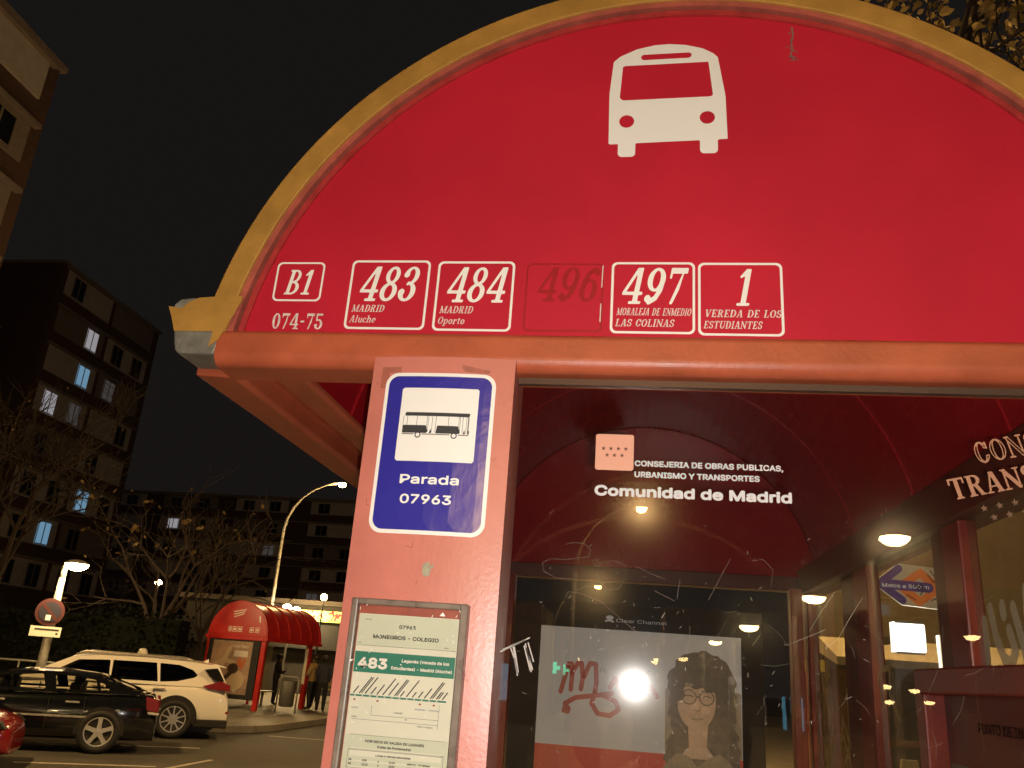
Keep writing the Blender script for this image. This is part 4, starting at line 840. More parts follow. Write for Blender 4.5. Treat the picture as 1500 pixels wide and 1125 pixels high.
# ============================================================ CARS
def wheel(car, x, y, r, side, spokes=5, wide=.5, rimk=.68):
    s = 1 if side > 0 else -1
    mb = MB(); a, b = y - s * .17, y
    mb.lathe([(r * rimk, b - s * .015), (r * rimk, b), (r * .80, b + s * .012), (r * .93, b + s * .004), (r, b - s * .03), (r, a + s * .03), (r * .93, a), (.05, a)], (x, 0, r), 'y', 36)
    wh = mb.build('wheel', M['tyre'], car, smooth=True)
    rr = r * rimk
    mb = MB(); mb.lathe([(rr, b - s * .012), (rr * .985, b + s * .004), (rr * .93, b - s * .004), (rr * .9, b - s * .05), (.04, b - s * .06)], (x, 0, r), 'y', 36, False)
    rim_ = mb.build('rim', [mat('rim_dark', (.03, .03, .03), .4)], wh, smooth=True)
    mb = MB()
    mb.lathe([(rr * .99, b - s * .004), (rr * .985, b + s * .008), (rr * .92, b + s * .007), (rr * .90, b - s * .006)], (x, 0, r), 'y', 36, False)
    mb.lathe([(rr * .02, b + s * .013), (rr * .17, b + s * .012), (rr * .22, b + s * .0)], (x, 0, r), 'y', 20)
    for k in range(spokes):
        t0 = 2 * math.pi * k / spokes + math.pi / 2
        for d0, d1, r0, r1 in ((-wide * .34, wide * .34, .15, .95),):
            P = []
            for rad, hw in ((r0, wide * .42), (.55, wide * .5), (r1, wide * .62)):
                P.append((rad, hw * (.30 if rad == r0 else .19 if spokes == 5 else .09)))
            ys = b + s * .009
            L = [(x + (p * math.cos(t0) - h * math.sin(t0)) * rr, ys, r + (p * math.sin(t0) + h * math.cos(t0)) * rr) for p, h in P]
            Rr = [(x + (p * math.cos(t0) + h * math.sin(t0)) * rr, ys, r + (p * math.sin(t0) - h * math.cos(t0)) * rr) for p, h in P]
            Lb = [(q[0], ys - s * .03, q[2]) for q in L]; Rb = [(q[0], ys - s * .03, q[2]) for q in Rr]
            for i in range(2):
                mb.face([L[i], L[i + 1], Rr[i + 1], Rr[i]]); mb.face([L[i], Lb[i], Lb[i + 1], L[i + 1]]); mb.face([Rr[i], Rr[i + 1], Rb[i + 1], Rb[i]])
    mb.build('rim_spokes', M['rim'], wh)
def car(label, loc, rz, prof, green, wb, hw, zb, belt, paint, windows, lamps, wheels, handles, extra=None, arch=None, group=None, spokes=5, wide=1.0, glassed=(0, 4), tint=None, seams=()):
    """prof: lower body (x, ztop, halfwidth) stations front..rear; green: greenhouse side outline (x,z); local +x forward, +y left"""
    t = thing('parked_car', label, 'car', loc, rz, group, local=True)
    mb = MB(); rows = []
    for (x, zt, h_) in prof:
        c = zb
        rows.append([(x, 0, c), (x, h_ * .90, c), (x, h_ * .985, c + .10), (x, h_, c + (zt - c) * .45), (x, h_ * .985, c + (zt - c) * .78), (x, h_ * .93, zt - .035), (x, h_ * .80, zt), (x, h_ * .4, zt + .012), (x, 0, zt + .018)])
    nr = len(rows[0]); full = [r + [(p[0], -p[1], p[2]) for p in r[-2:0:-1]] for r in rows]; k = len(full[0])
    vs = [p for r in full for p in r]
    fs_ = [(i * k + j, i * k + (j + 1) % k, (i + 1) * k + (j + 1) % k, (i + 1) * k + j) for i in range(len(full) - 1) for j in range(k)]
    fs_ += [tuple(range(k)), tuple(range((len(full) - 1) * k, len(full) * k))]
    mb.add(vs, fs_); body = mb.build('body', paint, t, smooth=True, subsurf=2)
    # cabin shell: side panels with window openings, roof strips between them, glass in the openings
    lean = .34
    def yy(z): return hw * .925 - (z - belt) * lean
    n = len(green); mb = MB()
    x0 = min(p[0] for p in green); x1 = max(p[0] for p in green); z0 = min(p[1] for p in green); z1 = max(p[1] for p in green)
    for s in (1, -1):
        for dy in (0, -.03): fill(mb, f_sub(f_poly2(green), *[f_poly2(w_) for w_ in windows]), x0 - .02, z0 - .02, x1 + .02, z1 + .02, .022, (lambda s_, d_: (lambda u, v: (u, s_ * (yy(v) + d_), v)))(s, dy))
    for i in range(n - 1):
        (xa, za), (xb, zb_) = green[i], green[i + 1]
        if i in glassed: continue
        k_ = 6; rows = []
        for q in range(k_ + 1):
            u = -1 + 2 * q / k_; up = .035 * (1 - u * u); rows.append(((xa, u * yy(za), za + up), (xb, u * yy(zb_), zb_ + up)))
        for q in range(k_): mb.face([rows[q][0], rows[q + 1][0], rows[q + 1][1], rows[q][1]])
    gh = mb.build('cabin', paint, t)
    for i in glassed:
        (xa, za), (xb, zb_) = green[i], green[i + 1]; mb = MB(); k_ = 6
        for q in range(k_):
            u, v = -1 + 2 * q / k_, -1 + 2 * (q + 1) / k_
            mb.face([(xa, u * yy(za), za + .035 * (1 - u * u)), (xa, v * yy(za), za + .035 * (1 - v * v)), (xb, v * yy(zb_), zb_ + .035 * (1 - v * v)), (xb, u * yy(zb_), zb_ + .035 * (1 - u * u))])
        mb.build('windscreen' if i == glassed[0] else 'rear_window', tint, t, smooth=True)
    for wpts in windows:
        for s in (1, -1):
            mb = MB(); mb.face([(x, s * (yy(z) - .012), z) for x, z in wpts]); mb.build('side_window', tint, t)
    for sx_ in (.25, -.75):
        for s in (1, -1):
            mb = MB(); mb.box(sx_ - .09, sx_ + .06, s * .38 - .22, s * .38 + .22, belt - .1, belt + .14); mb.box(sx_ - .07, sx_ + .03, s * .38 - .11, s * .38 + .11, belt + .14, belt + .24); mb.build('seat', M['matblack'], t, bevel=.03)
    for (mname, nm, pts, y0, y1, both) in lamps:
        for s in ((1, -1) if both else (1,)):
            mb = MB(); mb.prism(pts, s * y0, s * y1); mb.build(nm, M[mname], t, bevel=.01)
    for (wx_, r) in wheels:
        for s in (1, -1):
            mb = MB(); ra = r * (1.22 if arch else 1.13); pr = arc(wx_, r, ra, -.12, math.pi + .12, 24)
            mb.prism(pr, s * (hw * .86), s * (hw + (.008 if arch else .003))); mb.build('wheel_arch', M['matblack'], t)
            wheel(t, wx_, s * (hw + .012), r, s, spokes, wide)
    for (hx, hz) in handles:
        mb = MB(); mb.box(hx - .10, hx + .10, hw * .975, hw * .975 + .035, hz - .015, hz + .015); mb.build('door_handle', M['chrome'], t, bevel=.008)
    for dx in seams:
        for s in (1, -1):
            mb = MB(); zz = belt - .06
            mb.prism([(dx - .006, zb + .16), (dx + .006, zb + .16), (dx + .012, zz), (dx, zz)], s * hw * .93, s * (hw * .999 + .002)); mb.build('door_seam', M['matblack'], t)
    if extra: extra(t)
    return t
CLEAR = glass('car_window_clear', (.80, .78, .70), 1.6, rough=.01); DARKT = glass('car_window_dark', (.10, .09, .08), 1.8, rough=.01)
SU = math.atan2(-.475, -.88)
def suv_extra(t):
    hw = .90
    for s in (1, -1):
        mb = MB(); mb.tube([(.55, s * .60, 1.37), (.40, s * .60, 1.435), (-1.35, s * .60, 1.43), (-1.55, s * .60, 1.38)], .022, 8); mb.build('roof_rail', M['chrome'], t, smooth=True)
    mb = MB(); mb.prism([(-1.95, 1.36), (-2.17, 1.315), (-2.15, 1.295), (-1.85, 1.34)], -.62, .62); mb.build('spoiler', M['carwhite'], t, bevel=.01)
    mb = MB(); mb.lathe([(.02, .16), (.07, .14), (.10, .07), (.09, 0)], (-.55, -.40, 1.40), n=14); mb.build('roof_light', M['lens'], t, smooth=True)
    mb = MB(); mb.prism([(-1.70, 1.37), (-1.83, 1.445), (-1.84, 1.37)], -.02, .02); mb.build('roof_fin', M['carwhite'], t)
    mb = MB(); mb.box(-2.335, -1.72, -.86, .908, .22, .36); mb.box(-1.0, 1.0, .86, .908, .20, .32); mb.build('lower_cladding', M['matblack'], t, bevel=.02)
    mb = MB(); mb.prism([(-1.76, 1.255), (-2.00, 1.29), (-2.16, 1.06), (-2.02, 1.05), (-1.92, 1.10)], .70, .86); mb.build('rear_quarter_glass', M['carglass'], t, bevel=.01)
suv_prof = [(2.28, .55, .62), (2.20, .74, .78), (1.9, .83, .88), (1.2, .90, .90), (.4, .925, .90), (-.8, .94, .90), (-1.7, .98, .90), (-2.08, .985, .87), (-2.26, .90, .80), (-2.33, .60, .80), (-2.30, .42, .78)]
suv_green = [(1.40, .93), (.60, 1.33), (.15, 1.385), (-.7, 1.40), (-1.5, 1.375), (-2.03, 1.325), (-2.24, .96), (-1.9, .93)]
car('white estate-style four-wheel-drive car with roof rails, parked behind the black saloon', (-10.07, 16.05, 0), SU, suv_prof, suv_green, 2.7, .90, .24, .93, M['carwhite'],
    [[(.98, .99), (.48, 1.285), (-.06, 1.315), (-.10, .985)], [(-.13, .985), (-.11, 1.317), (-.88, 1.318), (-.96, .985)], [(-1.0, .985), (-.94, 1.318), (-1.30, 1.305), (-1.56, 1.225), (-1.66, 1.14), (-1.60, 1.09), (-1.30, 1.01)]],
    [('taillamp', 'tail_lamp', [(-1.78, .955), (-1.90, .905), (-2.285, .885), (-2.29, .99), (-2.10, 1.06), (-2.03, 1.035)], .66, .887, True), ('taillamp', 'reflector', [(-2.25, .46), (-2.33, .47), (-2.33, .52), (-2.26, .51)], .55, .80, True)],
    [(-1.35, .345), (1.35, .345)], [(-1.02, .86), (.05, .85)], suv_extra, arch=True, spokes=10, wide=1.0, glassed=(0, 5), tint=DARKT, seams=(-.92, .05, 1.0))
def sedan_extra(t):
    mb = MB(); mb.box(-1.15, 1.2, .845, .872, .50, .53); mb.build('door_trim', M['chrome'], t, bevel=.004)
sed_prof = [(2.22, .48, .55), (2.14, .60, .72), (1.8, .70, .82), (1.1, .80, .86), (.2, .83, .865), (-.9, .845, .865), (-1.6, .865, .86), (-1.90, .872, .82), (-2.01, .83, .74), (-2.05, .55, .74), (-2.02, .32, .70)]
sed_green = [(1.05, .83), (.30, 1.09), (-.05, 1.135), (-.55, 1.145), (-1.08, 1.105), (-1.80, .87)]
car('black saloon car with silver five-spoke wheels between the red and white cars', (-9.53, 13.05, 0), SU, sed_prof, sed_green, 2.58, .865, .17, .85, M['carblack'],
    [[(.62, .885), (.26, 1.045), (-.30, 1.095), (-.38, .88)], [(-.53, .88), (-.47, 1.098), (-.80, 1.085), (-1.06, 1.045), (-1.12, .885)], [(-1.16, .89), (-1.11, 1.025), (-1.24, .975), (-1.29, .90)]],
    [('taillamp', 'tail_lamp', [(-1.83, .85), (-2.03, .81), (-2.06, .62), (-1.87, .64)], .55, .80, True), ('lens', 'reversing_lamp', [(-1.87, .635), (-2.065, .615), (-2.065, .575), (-1.88, .59)], .55, .795, True)],
    [(-1.25, .315), (1.33, .315)], [(-.80, .72), (.22, .71)], sedan_extra, spokes=5, wide=1.35, glassed=(0, 4), tint=CLEAR, seams=(-.98, -.48, .55))
def red_extra(t):
    mb = MB(); mb.box(1.98, 2.05, -.40, .40, .22, .33); mb.build('grille', M['matblack'], t, bevel=.01)
    for s in (1, -1):
        mb = MB(); mb.lathe([(.01, 0), (.05, .0), (.06, -.02)], (1.98, s * .60, .30), 'x', 14); mb.build('fog_lamp', M['lens'], t)
        mb = MB(); mb.lathe([(.01, .02), (.05, .01), (.065, -.03)], (1.86, s * .66, .545), 'x', 14); mb.build('headlamp_bulb', M['lens'], t)
red_prof = [(2.06, .36, .50), (2.03, .50, .68), (1.86, .62, .80), (1.4, .70, .85), (.8, .76, .86), (0, .80, .86), (-1.2, .82, .86), (-1.8, .82, .82), (-2.0, .70, .74), (-2.02, .4, .70)]
red_green = [(1.40, .74), (.66, 1.12), (.1, 1.20), (-.9, 1.19), (-1.5, 1.08), (-1.92, .80)]
car('red hatchback car, only its front corner and headlamp showing at the edge', (-9.78, 10.05, 0), SU + math.pi, red_prof, red_green, 2.5, .86, .17, .80, M['carred'],
    [[(.85, .86), (.55, 1.09), (-.2, 1.13), (-.22, .85)], [(-.28, .85), (-.26, 1.13), (-.95, 1.11), (-1.3, .88)]],
    [('matblack', 'headlamp', [(1.62, .60), (1.90, .585), (1.99, .50), (1.80, .50)], .52, .79, True)], [(-1.22, .31), (1.30, .31)], [(-.85, .7)], red_extra, spokes=5, wide=1.2, glassed=(0, 4), tint=DARKT)

# ============================================================ PEOPLE
def person(label, loc, rz, h, jacket, trousers, hair, pose, skin=(.40, .24, .16), group=None, cat='person'):
    """one skinned continuous figure; local +y is where it faces; pose overrides joint positions (fractions of height)"""
    J = dict(pel=(0, 0, .52), spine=(0, 0, .62), chest=(0, .005, .73), neck=(0, 0, .83), head0=(0, .01, .875), head1=(0, .012, .945), crown=(0, 0, .985), nose=(0, .062, .915),
             shL=(-.105, 0, .80), elL=(-.135, -.01, .635), wrL=(-.125, .03, .50), haL=(-.12, .045, .45), shR=(.105, 0, .80), elR=(.135, -.01, .635), wrR=(.125, .03, .50), haR=(.12, .045, .45),
             hiL=(-.055, 0, .50), knL=(-.06, .01, .28), anL=(-.06, -.01, .045), toL=(-.065, .085, .018), hiR=(.055, 0, .50), knR=(.06, .01, .28), anR=(.06, -.01, .045), toR=(.065, .085, .018))
    J.update(pose)
    RD = dict(pel=.088, spine=.088, chest=.096, neck=.034, head0=.050, head1=.062, crown=.042, nose=.012, shL=.058, elL=.044, wrL=.031, haL=.024, shR=.058, elR=.044, wrR=.031, haR=.024, hiL=.066, knL=.046, anL=.032, toL=.026, hiR=.066, knR=.046, anR=.032, toR=.026)
    E_ = [('pel', 'spine'), ('spine', 'chest'), ('chest', 'neck'), ('neck', 'head0'), ('head0', 'head1'), ('head1', 'crown'), ('head1', 'nose'), ('chest', 'shL'), ('shL', 'elL'), ('elL', 'wrL'), ('wrL', 'haL'), ('chest', 'shR'), ('shR', 'elR'), ('elR', 'wrR'), ('wrR', 'haR'), ('pel', 'hiL'), ('hiL', 'knL'), ('knL', 'anL'), ('anL', 'toL'), ('pel', 'hiR'), ('hiR', 'knR'), ('knR', 'anR'), ('anR', 'toR')]
    names = list(J); V_ = [tuple(c * h for c in J[n_]) for n_ in names]; rad = [RD[n_] * h for n_ in names]; ed = [(names.index(a), names.index(b)) for a, b in E_]
    own = list(names)
    for s in ('L', 'R'):       # five fingers from each hand
        hp = Vector(J['ha' + s]); d = (hp - Vector(J['wr' + s])).normalized(); side = d.cross(Vector((0, 1, .2))).normalized() if abs(d.y) < .9 else Vector((1, 0, 0))
        for i, (o_, ln) in enumerate(((-.017, .030), (-.006, .036), (.006, .034), (.017, .027))):
            b0 = hp + side * o_ + d * .014; b1 = b0 + d * ln * .55; b2 = b1 + (d * .8 + Vector((0, .35, 0))).normalized() * ln * .5
            k0 = len(V_); V_ += [tuple(p * h for p in q) for q in (b0, b1, b2)]; rad += [.0062 * h, .0055 * h, .0045 * h]; ed += [(names.index('ha' + s), k0), (k0, k0 + 1), (k0 + 1, k0 + 2)]; own += ['haX'] * 3
        b0 = Vector(J['wr' + s]) * .4 + hp * .6 + side * (.022 if s == 'L' else -.022); b1 = b0 + (d + side * (.6 if s == 'L' else -.6)).normalized() * .026
        k0 = len(V_); V_ += [tuple(p * h for p in q) for q in (b0, b1)]; rad += [.0068 * h, .005 * h]; ed += [(names.index('ha' + s), k0), (k0, k0 + 1)]; own += ['haX'] * 2
    me = bpy.data.meshes.new('tmp'); me.from_pydata(V_, ed, []); ob = bpy.data.objects.new('tmp', me); C.objects.link(ob)
    m1 = ob.modifiers.new('skin', 'SKIN'); m1.use_smooth_shade = True
    for i, v in enumerate(me.skin_vertices[0].data): v.radius = (rad[i], rad[i] * (.82 if own[i] in ('chest', 'spine', 'pel') else 1)); v.use_root = (i == 0)
    m2 = ob.modifiers.new('sub', 'SUBSURF'); m2.levels = m2.render_levels = 2
    dg = bpy.context.evaluated_depsgraph_get(); dg.update(); mesh = bpy.data.meshes.new_from_object(ob.evaluated_get(dg)); bpy.data.objects.remove(ob)
    mesh.name = 'person'
    for c in (mat('cloth_%s' % jacket[0], jacket[1], .85, var=.15, vscale=20), mat('cloth_%s' % trousers[0], trousers[1], .85, var=.15, vscale=20), mat('skin_tone', skin, .5), mat('hair_%s' % hair[0], hair[1], .6), M['matblack']): mesh.materials.append(c)
    cen = [Vector(v) for v in V_]; neck = .845 * h; hd = Vector(J['head1']) * h
    for p in mesh.polygons:
        c = p.center; i = min(range(len(cen)), key=lambda q: (cen[q] - c).length - rad[q] * .6); n_ = own[i]; p.use_smooth = True
        if n_ in ('toL', 'toR', 'anL', 'anR') and c.z < .06 * h: k = 4
        elif n_ in ('hiL', 'hiR', 'knL', 'knR', 'anL', 'anR', 'pel') and c.z < .52 * h: k = 1
        elif n_.startswith('ha'): k = 2
        elif n_ in ('head0', 'head1', 'crown', 'nose'): k = 3 if (c.z > hd.z + .012 * h or c.y < hd.y - .012 * h) and n_ != 'nose' else 2
        else: k = 0
        p.material_index = k
    o = bpy.data.objects.new('person', mesh); C.objects.link(o); o.location = loc; o.rotation_euler = (0, 0, rz)
    tag(o, label, cat, group); LOCAL.add(o.name)
    mb = MB(); hx, hy, hz = hd
    mb.lathe([(.058 * h, -.028 * h), (.073 * h, .0), (.070 * h, .028 * h), (.046 * h, .056 * h), (.004 * h, .068 * h)], (hx, hy - .010 * h, hz + .004 * h), n=16)
    mb.build('hair', mat('hair_%s' % hair[0], hair[1], .6), o, smooth=True)
    mb = MB()
    for s in (-1, 1): mb.lathe([(.001, .008 * h), (.006 * h, .003 * h), (.0075 * h, -.004 * h)], (hx + s * .022 * h, hy + .056 * h, hz - .004 * h), 'y', 8)
    mb.build('eyes', M['black'], o)
    mb = MB(); mb.tube([(hx - .018 * h, hy + .052 * h, hz - .046 * h), (hx, hy + .057 * h, hz - .047 * h), (hx + .018 * h, hy + .052 * h, hz - .046 * h)], .004 * h, 6); mb.build('mouth', mat('lip_tone', (.28, .10, .08), .5), o)
    return o
DK = ('black', (.012, .012, .016)); NAVY = ('navy', (.03, .033, .055)); TAN = ('tan', (.34, .24, .10)); HB = ('brown', (.03, .018, .01))
person('person in a tan jacket and black trousers standing by the far shelter', (-9.42, 25.75, .14), R(70), 1.56, TAN, DK, HB, {'anR': (.075, .06, .045), 'toR': (.085, .14, .018), 'elR': (.13, .04, .65), 'wrR': (.09, .12, .62), 'haR': (.07, .15, .63), 'elL': (-.13, .04, .65), 'wrL': (-.07, .12, .62), 'haL': (-.04, .15, .63)})
person('person in a dark hooded jacket seen from behind, right of the far shelter', (-9.02, 25.5, .14), R(20), 1.55, NAVY, DK, DK, {'elL': (-.125, -.03, .65), 'wrL': (-.105, .06, .55), 'haL': (-.09, .075, .53), 'elR': (.125, -.03, .65), 'wrR': (.105, .06, .55), 'haR': (.09, .075, .53), 'head0': (0, .03, .875), 'head1': (0, .045, .94), 'crown': (0, .045, .98), 'nose': (0, .10, .905)})
person('person in a dark coat looking at a phone inside the far shelter', (-10.95, 26.6, .14), R(-60), 1.50, DK, DK, HB, {'elR': (.12, .05, .64), 'wrR': (.05, .13, .66), 'haR': (.03, .155, .68)})
# photographer with a phone, mirrored in the pane
ph = person('photographer in a brown coat holding up a phone', (.24, -.46, .13), R(12), 1.66, ('coat', (.12, .085, .05)), DK, HB,
       {'shL': (-.11, 0, .79), 'elL': (-.20, .14, .72), 'wrL': (-.205, .235, .855), 'haL': (-.20, .245, .90), 'shR': (.11, 0, .79), 'elR': (.10, .16, .70), 'wrR': (-.055, .255, .845), 'haR': (-.075, .26, .885)})
mb = MB(); gx, gz = 0, .945 * 1.66
for s in (-1, 1): mb.tube([(s * .04 + .032 * math.cos(a), .112 + 0 * a, gz - .006 + .028 * math.sin(a)) for a in [R(30 * i) for i in range(13)]], .0022, 5)
mb.tube([(-.008, .112, gz), (.008, .112, gz)], .002, 5); mb.build('glasses', M['black'], ph)
t = thing('smartphone', 'smartphone with its flash lit, held up by the photographer', 'phone', (0, -.014, 1.62), R(0), None, local=True)
t.rotation_euler = (R(19), R(4), R(8))
mb = MB(); mb.box(-.075, .075, -.012, -.004, -.037, .037); mb.build('phone_body', M['black'], t, bevel=.003)
mb = MB(); mb.lathe([(.001, .0005), (.0045, .0), (.006, -.003)], (.028, -.002, .012), 'y', 12); mb.build('camera_lens', M['black'], t)
mb = MB(); mb.box(-.070, .070, -.0132, -.0122, -.033, .033); mb.build('screen', mat('phone_screen', (.1, .02, .02), .2, emit=(.5, .12, .10), es=.6), t)
fl_ = light('flash_light', (.026, .004, -.012), 104, (1.0, .94, .87), .0072, t)

# ============================================================ BUILDINGS
random.seed(17)
def window(mb_mat, bl, x0, x1, z0, z1, fn, dep=.06, panes=2, name='window'):
    pass
def block(name, label, X, Ya, Yb, ztop, depth, floor_h, bays, lit, face='x', first=0.0, parapet=.9, seed=1):
    """slab block; street face in the plane x=X (face 'x') or y=X (face 'y'); bays are (start, end) along the face"""
    rnd = random.Random(seed)
    mid = (Ya + Yb) / 2
    t = thing(name, label, 'building', (X - depth / 2, mid, 0) if face == 'x' else (mid, X + depth / 2, 0))
    def bx(mb, a, b, o0, o1, z0, z1):
        if face == 'x': mb.box(X + o0, X + o1, a, b, z0, z1)
        else: mb.box(a, b, X - o1, X - o0, z0, z1)
    mb = MB(); bx(mb, Ya, Yb, -depth, 0, 0, ztop); mb.build('wall', M['brick'], t)
    mb = MB(); bx(mb, Ya - .15, Yb + .15, -depth, .22, ztop, ztop + .22); mb.build('roof', M['slab'], t)
    nf = int((ztop - first) / floor_h)
    count = 0
    for k in range(nf):
        z = ztop - (k + 1) * floor_h
        if z < 2.5: break
        mb = MB(); bx(mb, bays[0][0] - .3, bays[-1][1] + .3, 0, .28, z + floor_h - .18, z + floor_h - .02); mb.build('floor_band', M['slab'], t)
        for bi, (a, b) in enumerate(bays):
            mb = MB(); bx(mb, a, b, 0, .10, z + .95, z + floor_h - .20); pn = mb.build('terrace_panel', M['panel'] if rnd.random() < .7 else M['slab'], t)
            nwin = max(1, int((b - a) / 2.8))
            for wi in range(nwin):
                if count >= 96: continue
                key = (k, bi, wi); m_ = lit.get(key)
                if m_ is None and rnd.random() < .32: continue
                wa = a + (b - a) * (wi + .5) / nwin - .75; wb_ = wa + 1.5; count += 1
                mb = MB(); bx(mb, wa, wb_, .10, .13, z + 1.05, z + floor_h - .42); wn_ = mb.build('window', M[m_] if m_ else M['winglass'], t)
                mb = MB()
                for (p, q, r, s) in ((wa, wb_, z + 1.05, z + 1.11), (wa, wb_, z + floor_h - .48, z + floor_h - .42), (wa, wa + .06, z + 1.11, z + floor_h - .48), (wb_ - .06, wb_, z + 1.11, z + floor_h - .48), ((wa + wb_) / 2 - .04, (wa + wb_) / 2 + .04, z + 1.11, z + floor_h - .48)): bx(mb, p, q, .131, .16, r, s)
                mb.build('window_frame', M['slab'], wn_)
    return t
block('apartment_building', 'tall dark brick apartment block at the upper left edge', -22.4, 5.0, 23.9, 22.4, 12, 2.75,
      [(8.0, 14.4), (14.7, 23.25)], {(2, 1, 2): 'winblue', (2, 1, 0): 'windim'}, seed=3)
block('apartment_building', 'tall apartment tower with several lit windows, left behind the street lamp', -45.0, 53.8, 68.2, 29.7, 14, 3.2,
      [(54.6, 60.6), (61.2, 67.2)], {(1, 0, 1): 'winwhite', (2, 0, 1): 'winblue', (3, 0, 0): 'winwhite', (3, 0, 1): 'windim', (2, 1, 0): 'windim', (5, 1, 0): 'winblue', (6, 0, 1): 'winblue'}, seed=8)
block('apartment_building', 'dark set-back apartment wing between the left block and the tower', -49.0, 36.0, 53.7, 24.0, 10, 3.2,
      [(44.0, 52.8)], {(1, 0, 2): 'windim', (5, 0, 1): 'windim'}, seed=14)
block('apartment_building', 'long low brick apartment block closing the end of the street', 100.0, -72.0, -18.0, 20.4, 12, 2.75,
      [(-70, -62.5), (-60, -52.5), (-50, -43), (-40, -33), (-30.5, -24)], {(2, 4, 1): 'winwhite', (3, 4, 1): 'winblue', (1, 1, 0): 'winwhite', (2, 2, 1): 'windim', (4, 3, 0): 'windim', (0, 4, 0): None}, face='y', seed=5)
# low shop row behind the far shelter, with a lit sign
t = thing('shop_building', 'low dark shop row with cream wall behind the far shelter', 'building', (-14.5, 38.0, 0))
mb = MB(); mb.box(-19.5, -8.0, 36.0, 42.0, 0, 3.75); mb.build('wall', mat('dark_render', (.03, .025, .02), .8, var=.3, vscale=2), t)
mb = MB(); mb.box(-19.7, -9.8, 35.4, 35.99, 1.95, 2.95); mb.build('fascia', M['matblack'], t)
mb = MB(); mb.box(-19.7, -7.9, 35.5, 42.1, 3.75, 3.95); mb.build('roof', mat('dark_roof', (.05, .04, .03), .8, var=.3, vscale=2), t)
mb = MB(); mb.box(-10.9, -8.2, 35.94, 35.998, .1, 1.94); mb.build('cream_wall', mat('cream_wall', (.34, .30, .19), .8, var=.2, vscale=3), t)
t = thing('shop_sign', 'backlit yellow and red shop sign over the dark shop row', 'shop sign', (-13.05, 35.3, 3.35))
mb = MB(); mb.box(-14.05, -12.05, 35.3, 35.39, 3.08, 3.52); mb.build('sign_box', mat('sign_yellow', (.6, .5, .05), .5, emit=(1.0, .85, .16), es=2.4), t)
mb = MB(); SY = flat(35.295); random.seed(2)
for i in range(16):
    x = random.uniform(-14.0, -12.5); z = random.uniform(3.13, 3.45); mb.face([SY(x, z), SY(x + .12, z + random.uniform(-.05, .05)), SY(x + .10, z + .10), SY(x + .02, z + .08)])
for p in [((-12.42, 3.12), (-12.30, 3.12), (-12.22, 3.40), (-12.28, 3.48)), ((-12.62, 3.12), (-12.52, 3.12), (-12.24, 3.46), (-12.30, 3.48)), ((-12.18, 3.48), (-12.08, 3.40), (-12.20, 3.20), (-12.28, 3.28))]: mb.face([flat(35.292)(*q) for q in p])
mb.mi = 1
for i in range(5): mb.face([flat(35.289)(-13.9 + i * .4, 3.10), flat(35.289)(-13.6 + i * .4, 3.10), flat(35.289)(-13.65 + i * .4, 3.16), flat(35.289)(-13.85 + i * .4, 3.17)])
mb.build('sign_print', [mat('sign_red', (.5, .02, .02), .5, emit=(.75, .03, .02), es=.9), mat('sign_green', (.05, .3, .05), .5, emit=(.1, .6, .1), es=.7)], t)

# street seen through the right-hand panes
t = thing('corner_building', 'ochre rendered building with pale awning seen through the side panes', 'building', (12.0, 20.0, 0))
mb = MB(); mb.prism([(2.75, 15.0), (5.4, 27.0), (22, 27.0), (22, 15.0)], 0, 12.0, 'z'); mb.build('wall', M['facade'], t)
mb = MB(); mb.prism([(14.98, 2.55), (13.7, 2.20), (13.7, 2.08), (14.98, 2.30)], 3.1, 12.0, 'x'); mb.build('awning', M['awning'], t)
mb = MB(); mb.box(2.8, 3.09, 14.5, 14.99, 1.98, 2.16); mb.build('yellow_fascia', mat('yellow_fascia', (.45, .36, .06), .6, emit=(.45, .36, .06), es=.15), t)
for x, m_ in ((3.75, 'windim'), (4.35, 'winglass'), (5.5, 'winglass'), (6.5, 'winglass')):
    mb = MB(); mb.box(x, x + .32, 14.93, 14.998, .35, 1.95); mb.build('window', M[m_] if m_ != 'windim' else mat('blue_doorway', (.2, .3, .4), .5, emit=(.35, .50, .75), es=.55), t)
mb = MB()
for x in (3.3, 5.2, 7.4): mb.box(x, x + .3, 14.94, 14.999, .0, 2.05)
mb.box(3.2, 12, 14.90, 14.938, .95, 1.05); mb.build('plinth', mat('brown_wood', (.16, .075, .03), .7, var=.3, vscale=3), t)
t = thing('metro_sign', 'arrow-shaped underground station sign, orange and violet, behind the right panes', 'sign', (4.0, 11.0, .13))
mp = [(2.963, 2.985), (3.27, 3.234), (3.98, 3.179), (3.94, 2.691), (3.29, 2.735)]
mb = MB(); mb.prism(mp, 11.0, 11.05); mb.build('sign_panel', mat('metro_pale', (.55, .50, .40), .5, emit=(.5, .45, .34), es=.30), t)
mb = MB(); MY, MY2, MY3 = flat(10.995), flat(10.990), flat(10.985)
fill(mb, f_uni(f_caps([(3.05, 2.99), (3.27, 3.17)], .095), f_caps([(3.05, 2.97), (3.29, 2.79)], .095)), 2.95, 2.70, 3.4, 3.25, .015, MY)
mb.mi = 1; fill(mb, f_sub(f_poly([(3.20, 2.96), (3.53, 3.19), (3.80, 2.95), (3.48, 2.72)]), f_poly([(3.36, 2.96), (3.51, 3.07), (3.64, 2.95), (3.50, 2.84)])), 3.15, 2.70, 3.85, 3.22, .012, MY)
mb.mi = 0; fill(mb, f_caps([(3.10, 2.975), (3.60, 2.955)], .12), 2.95, 2.85, 3.75, 3.10, .012, MY2)
mb.mi = 2; font(mb, 'Metro a 500 m', 3.065, 2.938, .062, MY3, .012, .54); mb.mi = 3
